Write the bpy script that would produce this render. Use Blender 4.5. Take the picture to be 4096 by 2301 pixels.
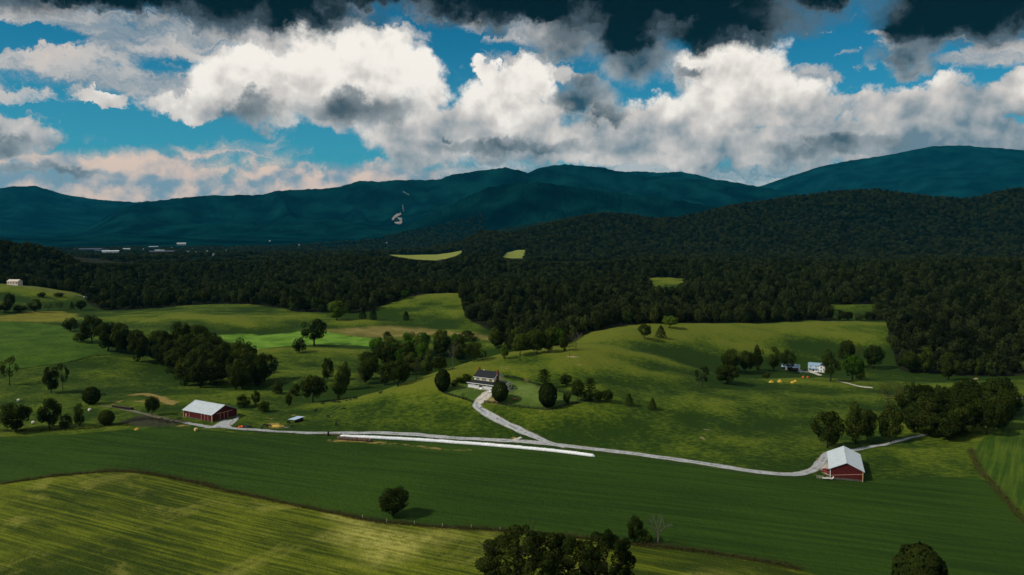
import bpy, bmesh, math, random
import numpy as np
from mathutils import Vector, Matrix

for _o in list(bpy.data.objects):
    bpy.data.objects.remove(_o)
scene = bpy.context.scene
R = math.radians
SC = scene.collection

# ------------------------------------------------------------------ camera
CAM_H = 100.0
F_PX, W_PX, H_PX, Y_HOR = 3186.0, 4096.0, 2301.0, 900.0
PITCH = math.atan((H_PX / 2 - Y_HOR) / F_PX)
cam_data = bpy.data.cameras.new('camera')
cam_data.sensor_fit = 'HORIZONTAL'
cam_data.sensor_width = 36.0
cam_data.lens = 36.0 * F_PX / W_PX
cam_data.clip_start = 1.0
cam_data.clip_end = 90000.0
cam = bpy.data.objects.new('camera', cam_data)
cam.location = (0, 0, CAM_H)
cam.rotation_euler = (R(90) - PITCH, 0, 0)
SC.objects.link(cam)
scene.camera = cam

# ------------------------------------------------------------------ sun, exposure
SUN_EL, SUN_AZ = R(41), R(248)          # azimuth clockwise from +Y (the view direction): from the left
SUN_STR = 3.2
HAZE = 1.2e-5
sd = bpy.data.lights.new('sun', 'SUN')
sd.energy = SUN_STR
sd.angle = R(4.0)
sd.color = (1.0, 0.94, 0.84)
sun = bpy.data.objects.new('sun', sd)
SC.objects.link(sun)
_to = Vector((math.sin(SUN_AZ) * math.cos(SUN_EL), math.cos(SUN_AZ) * math.cos(SUN_EL), math.sin(SUN_EL)))
sun.rotation_euler = _to.to_track_quat('Z', 'Y').to_euler()
sun.location = (0, 0, 3000)

scene.view_settings.view_transform = 'Standard'
scene.view_settings.look = 'None'
scene.view_settings.gamma = 1.0
scene.view_settings.use_curve_mapping = False
scene.view_settings.exposure = 0.0
scene.render.engine = 'CYCLES'
cy = scene.cycles
cy.use_denoising = True
cy.denoiser = 'OPENIMAGEDENOISE'
cy.max_bounces = 5
cy.diffuse_bounces = 2
cy.glossy_bounces = 2
cy.transmission_bounces = 3
cy.transparent_max_bounces = 6
cy.volume_bounces = 0
cy.caustics_reflective = False
cy.caustics_refractive = False


def px_dir(px, py):
    """unit direction of the ray through pixel (px, py) of the 4096 x 2301 photograph"""
    v = np.array([(px - W_PX / 2) / F_PX, 1.0, -(py - H_PX / 2) / F_PX])
    c, s = math.cos(PITCH), math.sin(PITCH)
    v = np.array([v[0], v[1] * c + v[2] * s, -v[1] * s + v[2] * c])
    return v / np.linalg.norm(v)


def px_ang(px, py):
    d = px_dir(px, py)
    return math.degrees(math.atan2(d[0], d[1])), math.degrees(math.asin(d[2]))


# ------------------------------------------------------------------ world: daylight sky with broken cloud
class NT:
    """small helper to write shader node expressions"""

    def __init__(self, tree):
        self.t = tree

    def n(self, kind, **kw):
        nd = self.t.nodes.new(kind)
        for k, v in kw.items():
            setattr(nd, k, v)
        return nd

    def put(self, sock, v):
        if isinstance(v, bpy.types.NodeSocket):
            self.t.links.new(v, sock)
        elif v is not None:
            if isinstance(v, (tuple, list)) and sock.type == 'RGBA' and len(v) == 3:
                v = tuple(v) + (1.0,)
            sock.default_value = v

    def m(self, op, a, b=None, c=None, clamp=False):
        nd = self.n('ShaderNodeMath', operation=op, use_clamp=clamp)
        for s, v in zip(nd.inputs, (a, b, c)):
            self.put(s, v)
        return nd.outputs[0]

    def v(self, op, a, b=None, scale=None):
        nd = self.n('ShaderNodeVectorMath', operation=op)
        self.put(nd.inputs[0], a)
        if b is not None:
            self.put(nd.inputs[1], b)
        if scale is not None:
            self.put(nd.inputs['Scale'], scale)
        return nd.outputs['Value'] if op in ('DOT_PRODUCT', 'LENGTH', 'DISTANCE') else nd.outputs[0]

    def xyz(self, x, y, z=0.0):
        nd = self.n('ShaderNodeCombineXYZ')
        for s, v in zip(nd.inputs, (x, y, z)):
            self.put(s, v)
        return nd.outputs[0]

    def noise(self, vec, scale=1.0, detail=3.0, rough=0.5, dist=0.0, dim='2D', kind='FBM', color=False):
        nd = self.n('ShaderNodeTexNoise', noise_dimensions=dim)
        nd.noise_type = kind
        nd.normalize = True
        self.put(nd.inputs['Vector'], vec)
        self.put(nd.inputs['Scale'], scale)
        self.put(nd.inputs['Detail'], detail)
        self.put(nd.inputs['Roughness'], rough)
        self.put(nd.inputs['Distortion'], dist)
        return nd.outputs['Color' if color else 0]

    def voro(self, vec, scale=1.0, detail=0.0, rough=0.5, smooth=0.4, dim='2D', feature='SMOOTH_F1'):
        nd = self.n('ShaderNodeTexVoronoi', voronoi_dimensions=dim, feature=feature)
        nd.normalize = True
        self.put(nd.inputs['Vector'], vec)
        self.put(nd.inputs['Scale'], scale)
        self.put(nd.inputs['Detail'], detail)
        self.put(nd.inputs['Roughness'], rough)
        if feature == 'SMOOTH_F1':
            self.put(nd.inputs['Smoothness'], smooth)
        return nd.outputs['Distance']

    def ramp(self, x, a, b, lo=0.0, hi=1.0, smooth=True):
        nd = self.n('ShaderNodeMapRange', interpolation_type='SMOOTHSTEP' if smooth else 'LINEAR')
        self.put(nd.inputs['Value'], x)
        for k, v in (('From Min', a), ('From Max', b), ('To Min', lo), ('To Max', hi)):
            self.put(nd.inputs[k], v)
        return nd.outputs[0]

    def mix(self, f, a, b, blend='MIX'):
        nd = self.n('ShaderNodeMix', data_type='RGBA', blend_type=blend)
        self.put(nd.inputs[0], f)
        self.put(nd.inputs[6], a)
        self.put(nd.inputs[7], b)
        return nd.outputs[2]


def lin(r, g, b):
    f = lambda c: (c / 255 / 12.92) if c <= 10.3 else ((c / 255 + 0.055) / 1.055) ** 2.4
    return (f(r), f(g), f(b))


world = bpy.data.worlds.new('World')
scene.world = world
world.use_nodes = True
wt = world.node_tree
wt.nodes.clear()
N = NT(wt)
sky = N.n('ShaderNodeTexSky', sky_type='NISHITA')
sky.sun_disc = False
sky.sun_elevation = SUN_EL
sky.sun_rotation = SUN_AZ
sky.air_density = 1.0
sky.dust_density = 0.6
sky.ozone_density = 2.0
SKY_STR = 0.1
tc = N.n('ShaderNodeTexCoord')
sep = N.n('ShaderNodeSeparateXYZ')
N.put(sep.inputs[0], N.v('NORMALIZE', tc.outputs['Generated']))
dx, dy, dz = sep.outputs
DEG = 180 / math.pi
AZ = N.m('MULTIPLY', N.m('ARCTAN2', dx, dy), DEG)
EL = N.m('MULTIPLY', N.m('ARCSINE', dz), DEG)
P = N.xyz(AZ, EL)
# ragged edges: the direction is nudged by noise before it is measured against the cloud masses
W1 = N.v('SCALE', N.v('SUBTRACT', N.noise(P, 0.30, 5, 0.66, color=True), (0.5, 0.5, 0.5)), scale=3.4)
PW = N.v('ADD', P, W1)


def blobs(vec, lst, power=1.0):
    """largest of a set of soft elliptical masses (pixel centre and radii in the photograph), 1 at a centre, 0 at its rim"""
    out = None
    for (px, py, rx, ry) in lst:
        a, e = px_ang(px, py)
        sx = abs(px_ang(px + rx, py)[0] - px_ang(px - rx, py)[0]) / 2
        sy = abs(px_ang(px, py + ry)[1] - px_ang(px, py - ry)[1]) / 2
        q = N.v('MULTIPLY', N.v('SUBTRACT', vec, (a, e, 0)), (1 / sx, 1 / sy, 0))
        val = N.m('SUBTRACT', 1.0, N.v('LENGTH', q))
        out = val if out is None else N.m('MAXIMUM', out, val)
    return out


# relief of the billows, lit from the upper left: height here minus height a little towards the light
def relief(scale, detail, rough, off, seed, warp=0.35):
    a = N.v('ADD', N.v('ADD', N.v('MULTIPLY', P, (1, 1.15, 1)), N.v('SCALE', W1, scale=warp)), (seed, seed * 1.7, 0))
    b = N.v('ADD', a, off)
    ha = N.voro(a, scale, detail, rough, feature='F1')
    hb = N.voro(b, scale, detail, rough, feature='F1')
    return N.m('SUBTRACT', hb, ha), ha


SLOPE, BIL = relief(0.36, 2.0, 0.42, (-0.22, 0.55, 0), 3.0)
FB = N.noise(P, 0.35, 5, 0.56, 0.0)
FBL = N.noise(N.v('ADD', P, (0.35, -0.9, 0)), 0.28, 3, 0.5, 0.0)
FBH = N.noise(N.v('MULTIPLY', PW, (0.26, 1.0, 1)), 0.55, 5, 0.6, 0.0)      # flattened streaks
BIL2 = FB
SL2 = N.m('SUBTRACT', FB, FBL)

# 0 clear sky
sky_c = N.v('SCALE', N.v('MULTIPLY', sky.outputs[0], (0.06, 0.86, 1.12)), scale=SKY_STR)
hz = N.ramp(EL, -2.0, 16.0)
clear = N.v('ADD', N.v('SCALE', sky_c, scale=0.55), N.v('SCALE', lin(120, 175, 190), scale=N.m('MULTIPLY', N.m('SUBTRACT', 1.0, hz), 0.30)))

# 1 thin high cloud, mostly to the left
stm = blobs(P, [(420, 130, 900, 190), (150, 250, 520, 60), (560, 330, 640, 90), (1250, 120, 700, 160), (-500, 300, 700, 300),
                (2150, 110, 420, 90), (1900, 300, 420, 120), (3400, 170, 420, 55), (3300, 310, 380, 70), (3500, 420, 600, 70), (3900, 230, 500, 60),
                (4600, 250, 600, 250)])
gap = blobs(PW, [(110, 165, 330, 80), (560, 500, 330, 70), (1860, 300, 170, 130), (3250, 200, 330, 75), (3560, 330, 300, 70), (2480, 260, 200, 60)])
stm = N.m('SUBTRACT', stm, N.m('MULTIPLY', N.m('MAXIMUM', gap, 0.0), 2.2))
st_d = N.m('ADD', stm, N.m('MULTIPLY', N.m('SUBTRACT', FBH, 0.5), 2.3))
st_a = N.m('MULTIPLY', N.ramp(st_d, 0.05, 0.55), 0.9)
st_c = N.mix(N.ramp(FBH, 0.3, 0.68), lin(128, 145, 158), lin(214, 205, 197))
col = N.mix(st_a, clear, st_c)

# 2 haze-grey and cream layers near the horizon
low_m = N.m('ADD', N.ramp(EL, 6.4, 2.2), N.m('MULTIPLY', N.m('SUBTRACT', FBH, 0.5), 1.5))
low_a = N.m('MULTIPLY', N.ramp(low_m, 0.15, 0.75), 0.92)
cream = N.ramp(N.m('ADD', N.m('MULTIPLY', SLOPE, 0.7), N.m('ADD', N.m('MULTIPLY', FB, .6), N.m('MULTIPLY', FBH, .4))), 0.34, 0.64)
low_l = N.mix(cream, lin(140, 158, 172), lin(250, 214, 190))
low_r = N.mix(N.ramp(FBH, 0.35, 0.65), lin(86, 122, 142), lin(196, 198, 197))
low_c = N.mix(N.ramp(N.m('ADD', AZ, N.m('MULTIPLY', FB, 4)), -7.0, -1.0), low_l, low_r)
col = N.mix(low_a, col, low_c)

# 3 white cumulus
cu = blobs(PW, [(1400, 300, 420, 230), (1600, 330, 200, 180), (1060, 330, 330, 170), (760, 420, 200, 60), (1480, 180, 180, 110),
                (1700, 560, 260, 150), (2090, 340, 140, 130), (1960, 300, 55, 70), (2030, 470, 270, 150), (1850, 520, 190, 120),
                (2900, 300, 270, 150), (2960, 430, 360, 150), (3200, 440, 150, 90), (2600, 520, 420, 130), (3760, 420, 480, 110),
                (4070, 380, 120, 140), (3400, 540, 500, 110), (30, 540, 240, 85), (420, 400, 150, 32), (4700, 420, 520, 200), (-600, 520, 500, 120),
                (2300, 590, 700, 90), (3050, 600, 900, 85), (3900, 560, 600, 80)])
cu_d = N.m('ADD', cu, N.m('ADD', N.m('MULTIPLY', N.m('SUBTRACT', 0.30, BIL), 0.75), N.m('MULTIPLY', N.m('SUBTRACT', FB, .5), 0.55)))
cu_a = N.ramp(cu_d, -0.06, 0.26)
lit = N.m('ADD', N.m('MULTIPLY', SLOPE, 0.9), N.m('MULTIPLY', SL2, 0.8))
depth = N.ramp(EL, 4.0, 11.5)
cu_b = N.m('ADD', N.m('ADD', N.m('MULTIPLY', depth, 0.62), 0.28), N.m('ADD', N.m('MULTIPLY', lit, .8), N.m('MULTIPLY', N.m('SUBTRACT', FB, 0.5), 0.45)))
side = N.ramp(AZ, 14.0, 28.0)
cu_b = N.m('SUBTRACT', cu_b, N.m('MULTIPLY', side, 0.22), clamp=True)
cu_c = N.mix(N.ramp(cu_b, 0.0, 0.5, smooth=False), lin(112, 132, 144), lin(212, 205, 199))
cu_c = N.mix(N.ramp(cu_b, 0.45, 0.9), cu_c, lin(255, 248, 238))
col = N.mix(cu_a, col, cu_c)

# 4 grey, flat-bottomed clouds in front of them
gr = blobs(PW, [(1010, 440, 200, 80), (1430, 440, 270, 95), (2300, 400, 190, 85), (2330, 330, 90, 60), (2580, 250, 200, 110), (2250, 170, 190, 110),
                (2420, 450, 120, 50), (3640, 215, 190, 70), (3650, 275, 120, 40),
                (2750, 310, 90, 50), (1790, 545, 40, 22), (3350, 580, 420, 60), (2050, 590, 420, 50), (200, 690, 300, 35), (30, 585, 230, 55)])
gr_d = N.m('ADD', gr, N.m('ADD', N.m('MULTIPLY', N.m('SUBTRACT', FB, 0.5), 1.3), N.m('MULTIPLY', N.m('SUBTRACT', 0.3, BIL), 0.3)))
gr_a = N.m('MULTIPLY', N.ramp(gr_d, -0.08, 0.62), 0.92)
gr_b = N.m('ADD', N.m('MULTIPLY', SL2, 1.2), N.m('ADD', N.m('MULTIPLY', gr_d, -0.45), N.m('ADD', N.m('MULTIPLY', FB, 0.5), 0.35)), clamp=True)
gr_c = N.mix(gr_b, lin(44, 66, 78), lin(176, 180, 182))
col = N.mix(gr_a, col, gr_c)

# 5 dark cloud base overhead
dk = blobs(PW, [(1000, -10, 560, 165), (1150, 30, 330, 120), (300, -60, 700, 90), (2650, 10, 760, 170), (2900, 80, 360, 130), (2050, -20, 700, 110),
                (3950, 20, 560, 170), (3750, 90, 280, 110), (4600, 0, 700, 200), (-400, -120, 900, 160), (2500, 120, 160, 120), (1650, -40, 420, 85), (3350, -50, 420, 80), (2150, 20, 420, 90)])
dk_d = N.m('ADD', dk, N.m('ADD', N.m('MULTIPLY', N.m('SUBTRACT', FB, 0.5), 0.75), N.m('MULTIPLY', N.m('SUBTRACT', 0.3, BIL), 0.2)))
dk_a = N.ramp(dk_d, -0.22, 0.40)
dk_c = N.mix(N.ramp(N.m('ADD', dk_d, N.m('ADD', N.m('MULTIPLY', SL2, -0.9), N.m('MULTIPLY', N.m('SUBTRACT', FBH, .5), -0.9))), -0.05, 0.62), lin(88, 102, 112), lin(5, 8, 11))
col = N.mix(dk_a, col, dk_c)

# the rest of the sky goes on the same way: broken grey cloud with blue gaps
gn = N.noise(P, 0.05, 4, 0.6)
gm = N.noise(N.v('ADD', P, (3.0, 5.0, 0)), 0.09, 3, 0.55)
gen = N.mix(N.ramp(gn, 0.40, 0.52), N.v('SCALE', sky_c, scale=0.55), N.mix(N.ramp(gm, 0.35, 0.62), lin(84, 96, 104), lin(214, 214, 214)))

inside = N.m('MULTIPLY', N.m('MULTIPLY', N.ramp(EL, 25.0, 19.5), N.ramp(N.m('ABSOLUTE', AZ), 52.0, 42.0)), N.ramp(EL, -3.0, -1.0))
bg1 = N.n('ShaderNodeBackground')
N.put(bg1.inputs['Color'], gen)
bg2 = N.n('ShaderNodeBackground')
N.put(bg2.inputs['Color'], col)
mx = N.n('ShaderNodeMixShader')
N.put(mx.inputs[0], inside)
wt.links.new(bg1.outputs[0], mx.inputs[1])
wt.links.new(bg2.outputs[0], mx.inputs[2])
out = N.n('ShaderNodeOutputWorld')
wt.links.new(mx.outputs[0], out.inputs[0])
world.cycles.sampling_method = 'MANUAL'
world.cycles.sample_map_resolution = 256


# ------------------------------------------------------------------ numeric helpers
def _hash(ix, iy, seed):
    h = (ix.astype(np.int64) * 374761393 + iy.astype(np.int64) * 668265263 + seed * 1442695041) & 0xFFFFFFFF
    h = ((h ^ (h >> 13)) * 1274126177) & 0xFFFFFFFF
    h = h ^ (h >> 16)
    return (h & 0xFFFFFF) / float(0xFFFFFF)


def vnoise(x, y, seed=0):
    x0, y0 = np.floor(x), np.floor(y)
    fx, fy = x - x0, y - y0
    fx, fy = fx * fx * fx * (fx * (fx * 6 - 15) + 10), fy * fy * fy * (fy * (fy * 6 - 15) + 10)
    a, b = _hash(x0, y0, seed), _hash(x0 + 1, y0, seed)
    c, d = _hash(x0, y0 + 1, seed), _hash(x0 + 1, y0 + 1, seed)
    return (a * (1 - fx) + b * fx) * (1 - fy) + (c * (1 - fx) + d * fx) * fy - 0.5


def fbm(x, y, octv=4, seed=0, gain=0.5):
    s, a = 0.0, 1.0
    for k in range(octv):
        s = s + a * vnoise(x * 2 ** k + 17.3 * k, y * 2 ** k - 9.1 * k, seed + k)
        a *= gain
    return s


def sstep(x, a, b):
    t = np.clip((x - a) / (b - a), 0, 1)
    return t * t * (3 - 2 * t)


def ray_at_z(px, py, z):
    d = px_dir(px, py)
    t = (z - CAM_H) / d[2]
    return d[0] * t, d[1] * t


# ------------------------------------------------------------------ the lie of the land: (pixel x, pixel y, height above the valley floor)
LAND = [
    (200, 2250, 0), (1000, 2250, 0), (2000, 2290, 0), (3000, 2290, 0), (4000, 2250, 0), (100, 1960, .8), (450, 1890, 1.6), (900, 1960, .6), (1500, 2080, 0),
    (2500, 2160, 0), (3500, 2050, 0), (4050, 2000, 0), (200, 1800, 0), (1000, 1800, 0), (1800, 1850, 0), (2600, 1900, 0), (3300, 1960, 0), (4050, 1800, .5),
    (800, 1700, .3), (1300, 1735, 0), (1700, 1745, 0), (2000, 1765, 0), (2500, 1810, 0), (3000, 1885, 0), (3150, 1898, 0), (3300, 1850, 0), (3390, 1915, 0), (3600, 1765, 0),
    (100, 1700, 0), (400, 1660, 0), (650, 1640, .2), (300, 1560, 0), (60, 1545, 0), (600, 1560, -1), (900, 1600, -.6), (1150, 1620, 0), (860, 1670, .2),
    (0, 1475, 2), (300, 1440, 3), (440, 1410, 3), (0, 1410, 6), (300, 1395, 6), (200, 1330, 9), (0, 1290, 10), (250, 1285, 9), (100, 1255, 8),
    (700, 1500, -4), (900, 1480, -3), (1050, 1540, -4), (1250, 1590, -3), (1380, 1592, -2), (1450, 1545, -2), (1100, 1475, -1), (1230, 1510, -2),
    (1300, 1450, -1), (1150, 1430, 0), (1400, 1395, 0), (1200, 1385, 0), (900, 1370, 0), (1100, 1345, 1), (1500, 1370, 0), (1000, 1290, 8), (700, 1290, 10),
    (700, 1245, 9), (1100, 1245, 8), (1300, 1275, 6), (1500, 1285, 5), (1700, 1300, 3), (1900, 1320, 3), (1480, 1262, 6), (1640, 1200, 16), (1750, 1176, 19),
    (1870, 1176, 18), (1800, 1240, 11),
    (1500, 1578, 7), (1640, 1522, 13), (1800, 1468, 17), (1900, 1437, 19), (2050, 1407, 21), (2200, 1397, 22), (2100, 1450, 18), (1940, 1560, 13),
    (1880, 1550, 12.6), (2040, 1555, 13.4), (2200, 1630, 10), (2350, 1605, 11), (2450, 1612, 9.5), (1940, 1620, 8.7), (1900, 1640, 7), (2000, 1690, 4),
    (1700, 1650, 5), (1500, 1680, 2.5), (1350, 1690, 1), (2300, 1720, 2.5), (1800, 1540, 14), (2250, 1490, 17), (2180, 1545, 13.5),
    (2290, 1430, 21), (2350, 1360, 21), (2450, 1345, 20), (2640, 1308, 18), (2800, 1305, 16), (3000, 1302, 14), (3300, 1285, 11), (3540, 1288, 8),
    (2500, 1420, 17), (2700, 1450, 10), (2500, 1540, 10), (2700, 1560, 6), (2600, 1635, 6), (2800, 1630, 4), (2800, 1560, 3), (2400, 1560, 12.5),
    (3000, 1600, 3), (3000, 1400, 5), (3250, 1400, 0), (2900, 1500, -1), (3100, 1512, -2), (3300, 1517, -2.5), (3500, 1545, -3), (3600, 1570, -3),
    (3100, 1480, -7), (3290, 1490, -8), (3400, 1500, -8.5), (3550, 1480, -8), (3700, 1500, -8), (4050, 1505, -7),
    (3300, 1600, 0), (3200, 1700, 0), (2800, 1750, 1.5), (2500, 1720, 2.5), (3500, 1650, -1), (3850, 1700, 0), (3850, 1560, -4), (4096, 1620, -2),
    (0, 1150, 22), (180, 1165, 18), (320, 1195, 12),
]
PTS = []
for (px, py, z) in LAND:
    x, y = ray_at_z(px, py, z)
    PTS.append((x, y, z))
for (px, py, z, dd, z2) in [(1500, 1578, 7, 50, -3), (1640, 1522, 13, 60, -1), (1800, 1468, 17, 70, -2), (1900, 1437, 19, 75, -1), (2050, 1407, 21, 85, 2),
                            (2200, 1397, 22, 85, 7), (2640, 1308, 18, 70, 11), (3000, 1302, 14, 80, 6), (3300, 1285, 11, 80, 3), (3540, 1288, 8, 90, 2),
                            (1750, 1176, 19, 80, 12), (0, 1150, 22, 90, 15), (200, 1168, 18, 90, 10)]:
    x, y = ray_at_z(px, py, z)
    k = 1 + dd / math.hypot(x, y)
    PTS.append((x * k, y * k, z2))
for (px, dist, z) in [(-300, 1700, 60), (0, 1700, 58), (180, 1560, 30), (330, 1400, -6), (700, 1400, -6), (1000, 1500, -5), (1200, 1500, 16), (1550, 1500, 11), (1850, 1400, 2),
                      (1960, 1500, 22), (2150, 1500, 9), (2400, 1500, 11), (2700, 1600, 19), (3100, 1600, 16), (3400, 1600, 14), (3700, 1600, 23), (4096, 1600, 30),
                      (4500, 1600, 40), (300, 1050, 5), (700, 1050, 5), (1100, 1050, 7), (1500, 1080, 14), (1900, 1050, 10), (2300, 1000, 12), (2700, 1050, 13),
                      (3100, 1050, 11), (3500, 1050, 12), (3900, 1050, 12), (4400, 1050, 14), (3700, 760, 2), (4050, 760, 3), (3900, 900, 8), (2300, 800, 9)]:
    d = px_dir(px, 900)
    PTS.append((d[0] * dist, d[1] * dist, z))
for px in range(-600, 4900, 500):
    d = px_dir(px, 900)
    PTS.append((d[0] * 2100, d[1] * 2100, 0.0))
    PTS.append((d[0] * 2700, d[1] * 2700, -3.0))
for a in range(0, 360, 20):
    if not (-45 <= (a if a < 180 else a - 360) <= 45):
        for dist in (250, 700, 1500):
            PTS.append((math.sin(R(a)) * dist, math.cos(R(a)) * dist, 0.0))
PTS.append((0, 60, 0))
PTS = np.array(PTS)
_c = PTS[:, :2] / 300.0
# levelled ground under the buildings: x, y, height, inner and outer radius
PADS = [(*ray_at_z(1950, 1549, 13.0), 13.0, 15, 26), (*ray_at_z(845, 1675, 0.2), 0.2, 17, 30), (*ray_at_z(3395, 1885, 0.0), 0.0, 17, 30),
        (*ray_at_z(3250, 1488, -8.0), -8.0, 16, 34)]


def _phi(d2):
    return 0.5 * d2 * np.log(d2 + 1e-9)


_n = len(PTS)
_A = np.zeros((_n + 3, _n + 3))
_d2 = ((_c[:, None, :] - _c[None, :, :]) ** 2).sum(-1)
_A[:_n, :_n] = _phi(_d2) + np.eye(_n) * 0.004
_A[:_n, _n:] = np.c_[np.ones(_n), _c]
_A[_n:, :_n] = _A[:_n, _n:].T
_sol = np.linalg.solve(_A, np.r_[PTS[:, 2], 0, 0, 0])

# far skylines of the photograph: (pixel x, pixel y) ; ridge distance ; depth of the slope in front
def table(pts):
    az = [math.atan2(px_dir(p, q)[0], px_dir(p, q)[1]) for p, q in pts]
    el = [math.tan(math.asin(px_dir(p, q)[2])) for p, q in pts]
    return np.array(az), np.array(el)


RIDGES = [
    # wooded hills at the right, middle distance
    dict(sky=[(900, 1040), (1450, 1035), (1600, 1005), (1750, 985), (1850, 958), (1930, 918), (2050, 926), (2200, 884), (2330, 858), (2420, 845), (2520, 852), (2600, 866), (2700, 866),
              (2790, 850), (2900, 820), (3000, 803), (3200, 775), (3350, 757), (3500, 752), (3620, 765), (3720, 782), (3880, 788), (3960, 768), (4030, 750), (4096, 742), (4500, 730), (5200, 800)],
         dist=[(900, 2900), (2000, 2950), (2400, 3300), (3200, 3600), (4096, 3700)], w=950, back=900, lower=15, spur=.35, rough=9),
    # spur in front of the main range
    dict(sky=[(900, 1000), (1450, 955), (1560, 925), (1650, 890), (1800, 815), (1950, 752), (2080, 728), (2200, 735), (2400, 762), (2700, 800), (3000, 850), (3300, 905)],
         dist=[(900, 5900), (3300, 5900)], w=1250, back=1300, lower=0, spur=.55, rough=14),
    # the main range
    dict(sky=[(-600, 1000), (100, 985), (350, 915), (470, 835), (540, 809), (640, 800), (800, 783), (1050, 778), (1100, 764), (1200, 757), (1270, 756), (1350, 748), (1400, 735),
              (1440, 722), (1520, 726), (1600, 718), (1700, 720), (1760, 716), (1810, 696), (1880, 688), (1950, 676), (2020, 669), (2070, 678), (2110, 691), (2150, 672), (2200, 661),
              (2260, 656), (2330, 662), (2400, 666), (2480, 685), (2600, 705), (2750, 712), (2900, 722), (3030, 745), (3130, 765), (3250, 795), (3500, 880), (3800, 960)],
         dist=[(0, 10500), (4000, 10500)], w=3600, back=2500, lower=0, spur=.8, rough=16),
    # behind it at the left
    dict(sky=[(-900, 800), (-300, 770), (0, 752), (50, 744), (145, 742), (210, 762), (260, 778), (350, 791), (440, 802), (520, 806), (700, 830), (1000, 900)],
         dist=[(0, 15500), (1000, 15500)], w=4300, back=2500, lower=0, spur=.4, rough=16),
    # behind it at the right
    dict(sky=[(2300, 720), (2480, 688), (2560, 684), (2640, 690), (2720, 686), (2800, 700), (2950, 745), (3100, 790)],
         dist=[(2300, 14500), (3100, 14500)], w=3400, back=2500, lower=0, spur=.4, rough=16),
    dict(sky=[(2800, 800), (3040, 745), (3110, 722), (3200, 692), (3260, 672), (3330, 655), (3400, 642), (3470, 632), (3560, 618), (3640, 602), (3720, 587), (3790, 581), (3880, 583), (3960, 590), (4096, 600), (4600, 660), (5200, 760)],
         dist=[(2800, 16500), (4096, 16500)], w=5800, back=2600, lower=0, spur=.42, rough=18),
]
for rd in RIDGES:
    rd['az'], rd['tan'] = table(rd['sky'])
    rd['daz'] = np.array([math.atan((p - W_PX / 2) / F_PX) for p, _ in rd['dist']])
    rd['dd'] = np.array([d for _, d in rd['dist']], float)


def H(x, y):
    """height of the ground (metres) at world x, y"""
    x = np.asarray(x, float)
    y = np.asarray(y, float)
    shp = x.shape
    x, y = x.ravel(), y.ravel()
    r = np.hypot(x, y)
    z = np.zeros_like(x)
    near = r < 2750
    if near.any():
        q = np.c_[x[near], y[near]] / 300.0
        zz = np.empty(len(q))
        for i in range(0, len(q), 20000):
            b = q[i:i + 20000]
            d2 = ((b[:, None, :] - _c[None, :, :]) ** 2).sum(-1)
            zz[i:i + 20000] = _phi(d2) @ _sol[:_n] + _sol[_n] + b @ _sol[_n + 1:]
        xn, yn, rn = x[near], y[near], r[near]
        roll = sstep(rn, 330, 430) * (1 - 0.6 * sstep(rn, 1200, 1800))
        zz = zz + roll * (2.6 * fbm(xn / 75, yn / 48, 2, 5) + 5.0 * vnoise(xn / 150 + .12 * yn / 42, yn / 42, 25) * sstep(xn, 10, 80) * (1 - sstep(yn, 600, 700)) + 0.8 * fbm(xn / 21, yn / 15, 2, 9))
        zz = zz + (.06 + .3 * roll) * fbm(xn / 9, yn / 8, 2, 31)
        for (bx, by, bz, q0, q1) in PADS:
            k = 1 - sstep(np.hypot(xn - bx, yn - by), q0, q1)
            zz = zz * (1 - k) + bz * k
        wood = sstep(rn, 950, 1250)
        zz = zz + wood * 10 * fbm(xn / 130, yn / 130, 3, 41)
        z[near] = zz
    w = sstep(r, 1900, 2600)
    if (w > 0).any():
        f = r > 1850
        rf, xf, yf = r[f], x[f], y[f]
        az = np.arctan2(xf, yf)
        base = -3 - 42 * sstep(rf, 2500, 4300) + 10 * fbm(xf / 500, yf / 500, 3, 3) * sstep(rf, 2600, 3600)
        base = base + 60 * sstep(rf, 5200, 8000) * (0.5 + fbm(xf / 900, yf / 900, 3, 13))
        zf = base
        for k, rd in enumerate(RIDGES):
            inaz = (az > rd['az'][0]) & (az < rd['az'][-1])
            tn = np.interp(az, rd['az'], rd['tan'])
            D = np.interp(az, rd['daz'], rd['dd'])
            fade = sstep(az, rd['az'][0] - .35, rd['az'][0]) * (1 - sstep(az, rd['az'][-1], rd['az'][-1] + .5))
            crest = (CAM_H + D * tn - rd['lower'])
            t = (rf - (D - rd['w'])) / rd['w']
            tb = (rf - D) / rd['back']
            p = np.where(t < 1, np.clip(t, 0, 1), np.clip(1 - tb, 0, 1))
            prof = 0.62 * p * p * (3 - 2 * p) + 0.38 * p ** 1.3
            wv = rd['w']
            wn = max(wv, 2400)
            xs_, ys_ = xf + .35 * yf, yf - .2 * xf
            sp = np.abs(2 * fbm(xs_ / (wn * .34), ys_ / (wn * .75), 3, 50 + k)) + 0.35 * np.abs(2 * fbm(xs_ / (wn * .15), ys_ / (wn * .3), 2, 70 + k))
            prof = prof * (1 - rd['spur'] * np.clip(sp, 0, 1) * 3.4 * p * (1 - p) * (t < 1))
            lay = base + (crest - base) * prof * fade
            lay = lay + rd['rough'] * 0.9 * vnoise(xf / (wv * .012), yf / (wv * .02), 90 + k) * np.clip(p * 3, 0, 1) * (rd['rough'] > 10)
            zf = np.maximum(zf, lay)
        z[f] = z[f] * (1 - w[f]) + zf * w[f]
    return z.reshape(shp)


_march = np.geomspace(40, 22000, 950)


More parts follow.
